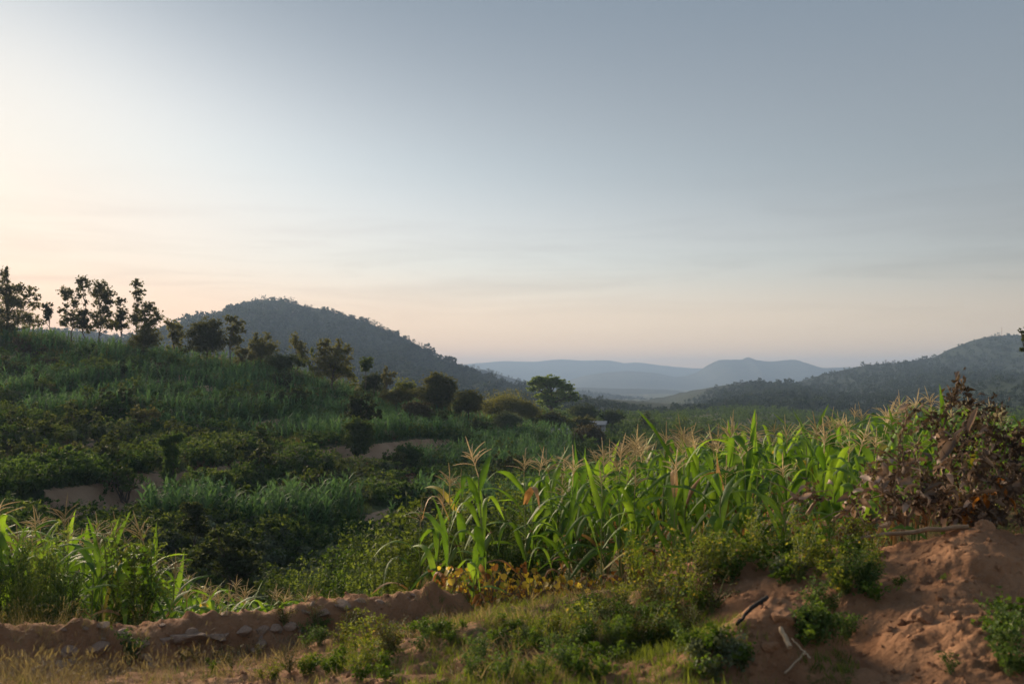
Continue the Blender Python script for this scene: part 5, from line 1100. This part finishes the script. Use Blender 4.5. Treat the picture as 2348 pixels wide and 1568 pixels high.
WL = {'creep': "low green creeping weed", 'lime': "bright yellow green leafy weed", 'tall': "tall lime and straw coloured weed", 'grey': "grey green small leaved herb", 'olive': "twiggy olive brown weed", 'dark': "dark green leafy weed"}
def weed(u, v, kind, where, s=1.0, grp=None, Y=None):
    q = on_ground(u, v, 3.2, 12.5) if Y is None else np.array([P(u, 0, Y).x, Y, Zg(P(u, 0, Y).x, Y)])
    r = thing("weed", f"{WL[kind]} {where}", "weed", tuple(q), (rq.normal() * .12, rq.normal() * .12, rq.uniform(0, 6.28)), float(s) * .62, grp)
    a, b_ = WM[kind][int(rq.integers(0, len(WM[kind])))]; link("stems", a, r); link("foliage", b_, r)
def patch(u0, u1, v0, v1, n, kinds, where, s0=.7, s1=1.3):
    for k in range(n):
        kd = kinds[int(rq.integers(0, len(kinds)))]
        weed(rq.uniform(u0, u1), rq.uniform(v0, v1), kd, where, rq.uniform(s0, s1), "weeds " + where)
patch(1440, 1640, 1300, 1420, 20, ['tall', 'tall', 'lime', 'olive'], "in the weed belt beside the bean patch", .9, 1.5)
patch(1600, 1900, 1265, 1345, 34, ['lime', 'creep', 'creep', 'tall', 'grey'], "in the thick weed belt under the near maize", .9, 1.5)
patch(1330, 1620, 1390, 1500, 34, ['creep', 'lime', 'dark', 'creep', 'olive'], "on the overgrown edge beside the small soil mound", .7, 1.25)
patch(1060, 1420, 1500, 1566, 24, ['creep', 'dark', 'creep'], "along the lower picture edge below the mossy bank", .55, .95)
patch(690, 900, 1515, 1566, 14, ['creep', 'lime'], "at the lower picture edge below the stony bund", .55, .95)
patch(780, 920, 1440, 1510, 14, ['lime', 'olive', 'lime'], "in front of the bund's far end", .6, 1.1)
patch(940, 1010, 1450, 1495, 6, ['dark', 'creep'], "beside the bare patch at the field corner", .6, 1.0)
patch(650, 750, 1430, 1490, 7, ['olive', 'dark'], "against the stony bund past the slab", .7, 1.1)
patch(1900, 2010, 1275, 1400, 18, ['creep', 'dark', 'creep', 'lime'], "in the leafy clump spilling down the mound's flank", .7, 1.1)
patch(1840, 1960, 1385, 1500, 16, ['creep', 'dark', 'dark'], "in the dark hollow beside the small soil mound", .6, 1.0)
patch(2290, 2348, 1430, 1560, 8, ['dark', 'creep'], "in the mound's corner at the picture edge", .8, 1.3)
patch(1560, 1720, 1490, 1566, 10, ['grey', 'grey', 'creep'], "in the pale herb patch below the charred stick", .7, 1.05)
patch(1720, 1960, 1200, 1262, 18, ['tall', 'lime', 'grey', 'olive'], "between the maize and the long pole", .8, 1.4)
patch(1960, 2120, 1180, 1215, 6, ['olive', 'lime'], "at the foot of the dead brush heap", .7, 1.1)
patch(1000, 1340, 1425, 1500, 22, ['lime', 'creep', 'creep'], "on the mossy middle bank", .35, .7)
patch(420, 690, 1500, 1562, 12, ['creep', 'lime', 'olive'], "in the straw before the stony bund", .4, .8)
weed(292, 1530, 'dark', "standing alone in the dry grass before the bund", 1.5)
weed(2180, 1545, 'dark', "standing alone low on the bare mound", .55)
weed(2164, 1332, 'creep', "tiny and alone high on the bare mound", .3)
weed(2060, 1345, 'creep', "creeping alone across the bare mound from the leafy clump", .5)

# grasses (stuff)
def t_tuft(seed, mat, n, h, w, sp, curve): 
    rng = np.random.default_rng(seed); g = Geo()
    for k in range(n):
        a = rng.uniform(0, 6.28); r = sp * rng.random() ** .5
        blade(g, (math.cos(a) * r, math.sin(a) * r, -.01), rng.uniform(0, 6.28), rng.uniform(0, .55), h * rng.uniform(.45, 1.25), w * rng.uniform(.7, 1.3), rng.uniform(.2, curve), 3)
    return tmpl("grass_template", g, mat)
def t_seedgrass(seed):
    rng = np.random.default_rng(seed); g = Geo()
    for k in range(9):
        az = rng.uniform(0, 6.28); tl = rng.uniform(.05, .45); L_ = rng.uniform(.3, .5); blade(g, (rng.normal() * .04, rng.normal() * .04, 0), az, tl, L_, .004, .5, 3)
        p = np.array([math.cos(az) * math.sin(tl + .2) * L_, math.sin(az) * math.sin(tl + .2) * L_, math.cos(tl + .2) * L_])
        blade(g, p, az, tl + .5, .11, .014, 1.0, 2)
    for k in range(12): blade(g, (rng.normal() * .05, rng.normal() * .05, 0), rng.uniform(0, 6.28), rng.uniform(.2, .8), rng.uniform(.12, .25), .006, 1.3, 3)
    return tmpl("seed_grass_template", g, 'drygrass')
TB = template_collection("bank_grass_templates", [t_tuft(s, 'bankgrass', 16, .10, .006, .06, 1.5) for s in range(4)])
TS = template_collection("seed_grass_templates", [t_seedgrass(s) for s in range(4)])
TT = template_collection("straw_templates", [t_tuft(20 + s, 'drygrass', 12, .12, .006, .07, 1.8) for s in range(3)])
n = 16000; aa = rq.uniform(-.56, .56, n); yy = np.exp(rq.uniform(np.log(4.3), np.log(12.5), n)); xx = aa * yy
zz, hb = near_fn(xx, yy); k = hb + rq.normal(0, .12, n) > .42
put("bank_grass", "short green grass growing over the bank in front of the fields", "grass", xx[k], yy[k], TB, 4, .4, 1.1, .25, .005)
n = 3800; uu = rq.uniform(-120, 520, n); yy = rq.uniform(5.6, 9.2, n); xx = (uu - CXP) / FOC * yy
k = rq.random(n) < np.clip(1.15 - uu / 520, 0, 1) * .85
k = k & (rq.random(n) < .17)
put("dry_grass", "dry straw coloured seeding grass in front of the stony bund", "grass", xx[k], yy[k], TS, 4, .3, .62, .35, .005)
n = 1300; uu = rq.uniform(500, 1500, n); yy = rq.uniform(5.0, 11, n); xx = (uu - CXP) / FOC * yy
k = fbm(xx * 1.2, yy * 1.2, 160, 3) > -.1
put("straw_tufts", "dry straw and dead stems lying between the weeds on the bank", "grass", xx[k], yy[k], TT, 3, .5, 1.3, .5, .005)
# loose crumbs of soil
TC = template_collection("crumb_templates", [bpy.data.objects.new("crumb_template", m_) for m_ in [stone_mesh("soil_crumb", 760 + s, 'clod', 1, .5) for s in range(3)]])
n = 6500; aa = rq.uniform(-.56, .56, n); yy = np.exp(rq.uniform(np.log(4.4), np.log(10.5), n)); xx = aa * yy
zz, hb = near_fn(xx, yy); k = hb < .35; m_ = int(k.sum())
scatter("soil_crumbs", "loose crumbs of red soil strewn over the bare ground", "soil crumbs", np.stack([xx[k], yy[k], zz[k]], -1), rq.uniform(0, 6, (m_, 3)), .004 + .022 * rq.random(m_) ** 3, rq.integers(0, 3, m_), TC)
# tree beyond the picture edge whose twigs reach in
T("edge_tree", "dark tree whose twigs just reach in at the picture edge above the dead brush", "tree", (2440, 1000), 36, [(2342, 762, 6, 6), (2348, 776, 9, 4), (2343, 800, 8, 3), (2375, 760, 22, 12), (2385, 796, 24, 12), (2420, 730, 40, 24), (2430, 790, 45, 24), (2480, 760, 40, 30)], 'dark', leaf=.09, trunk_r=.12, seed=61, dens=500, grow=1.0)
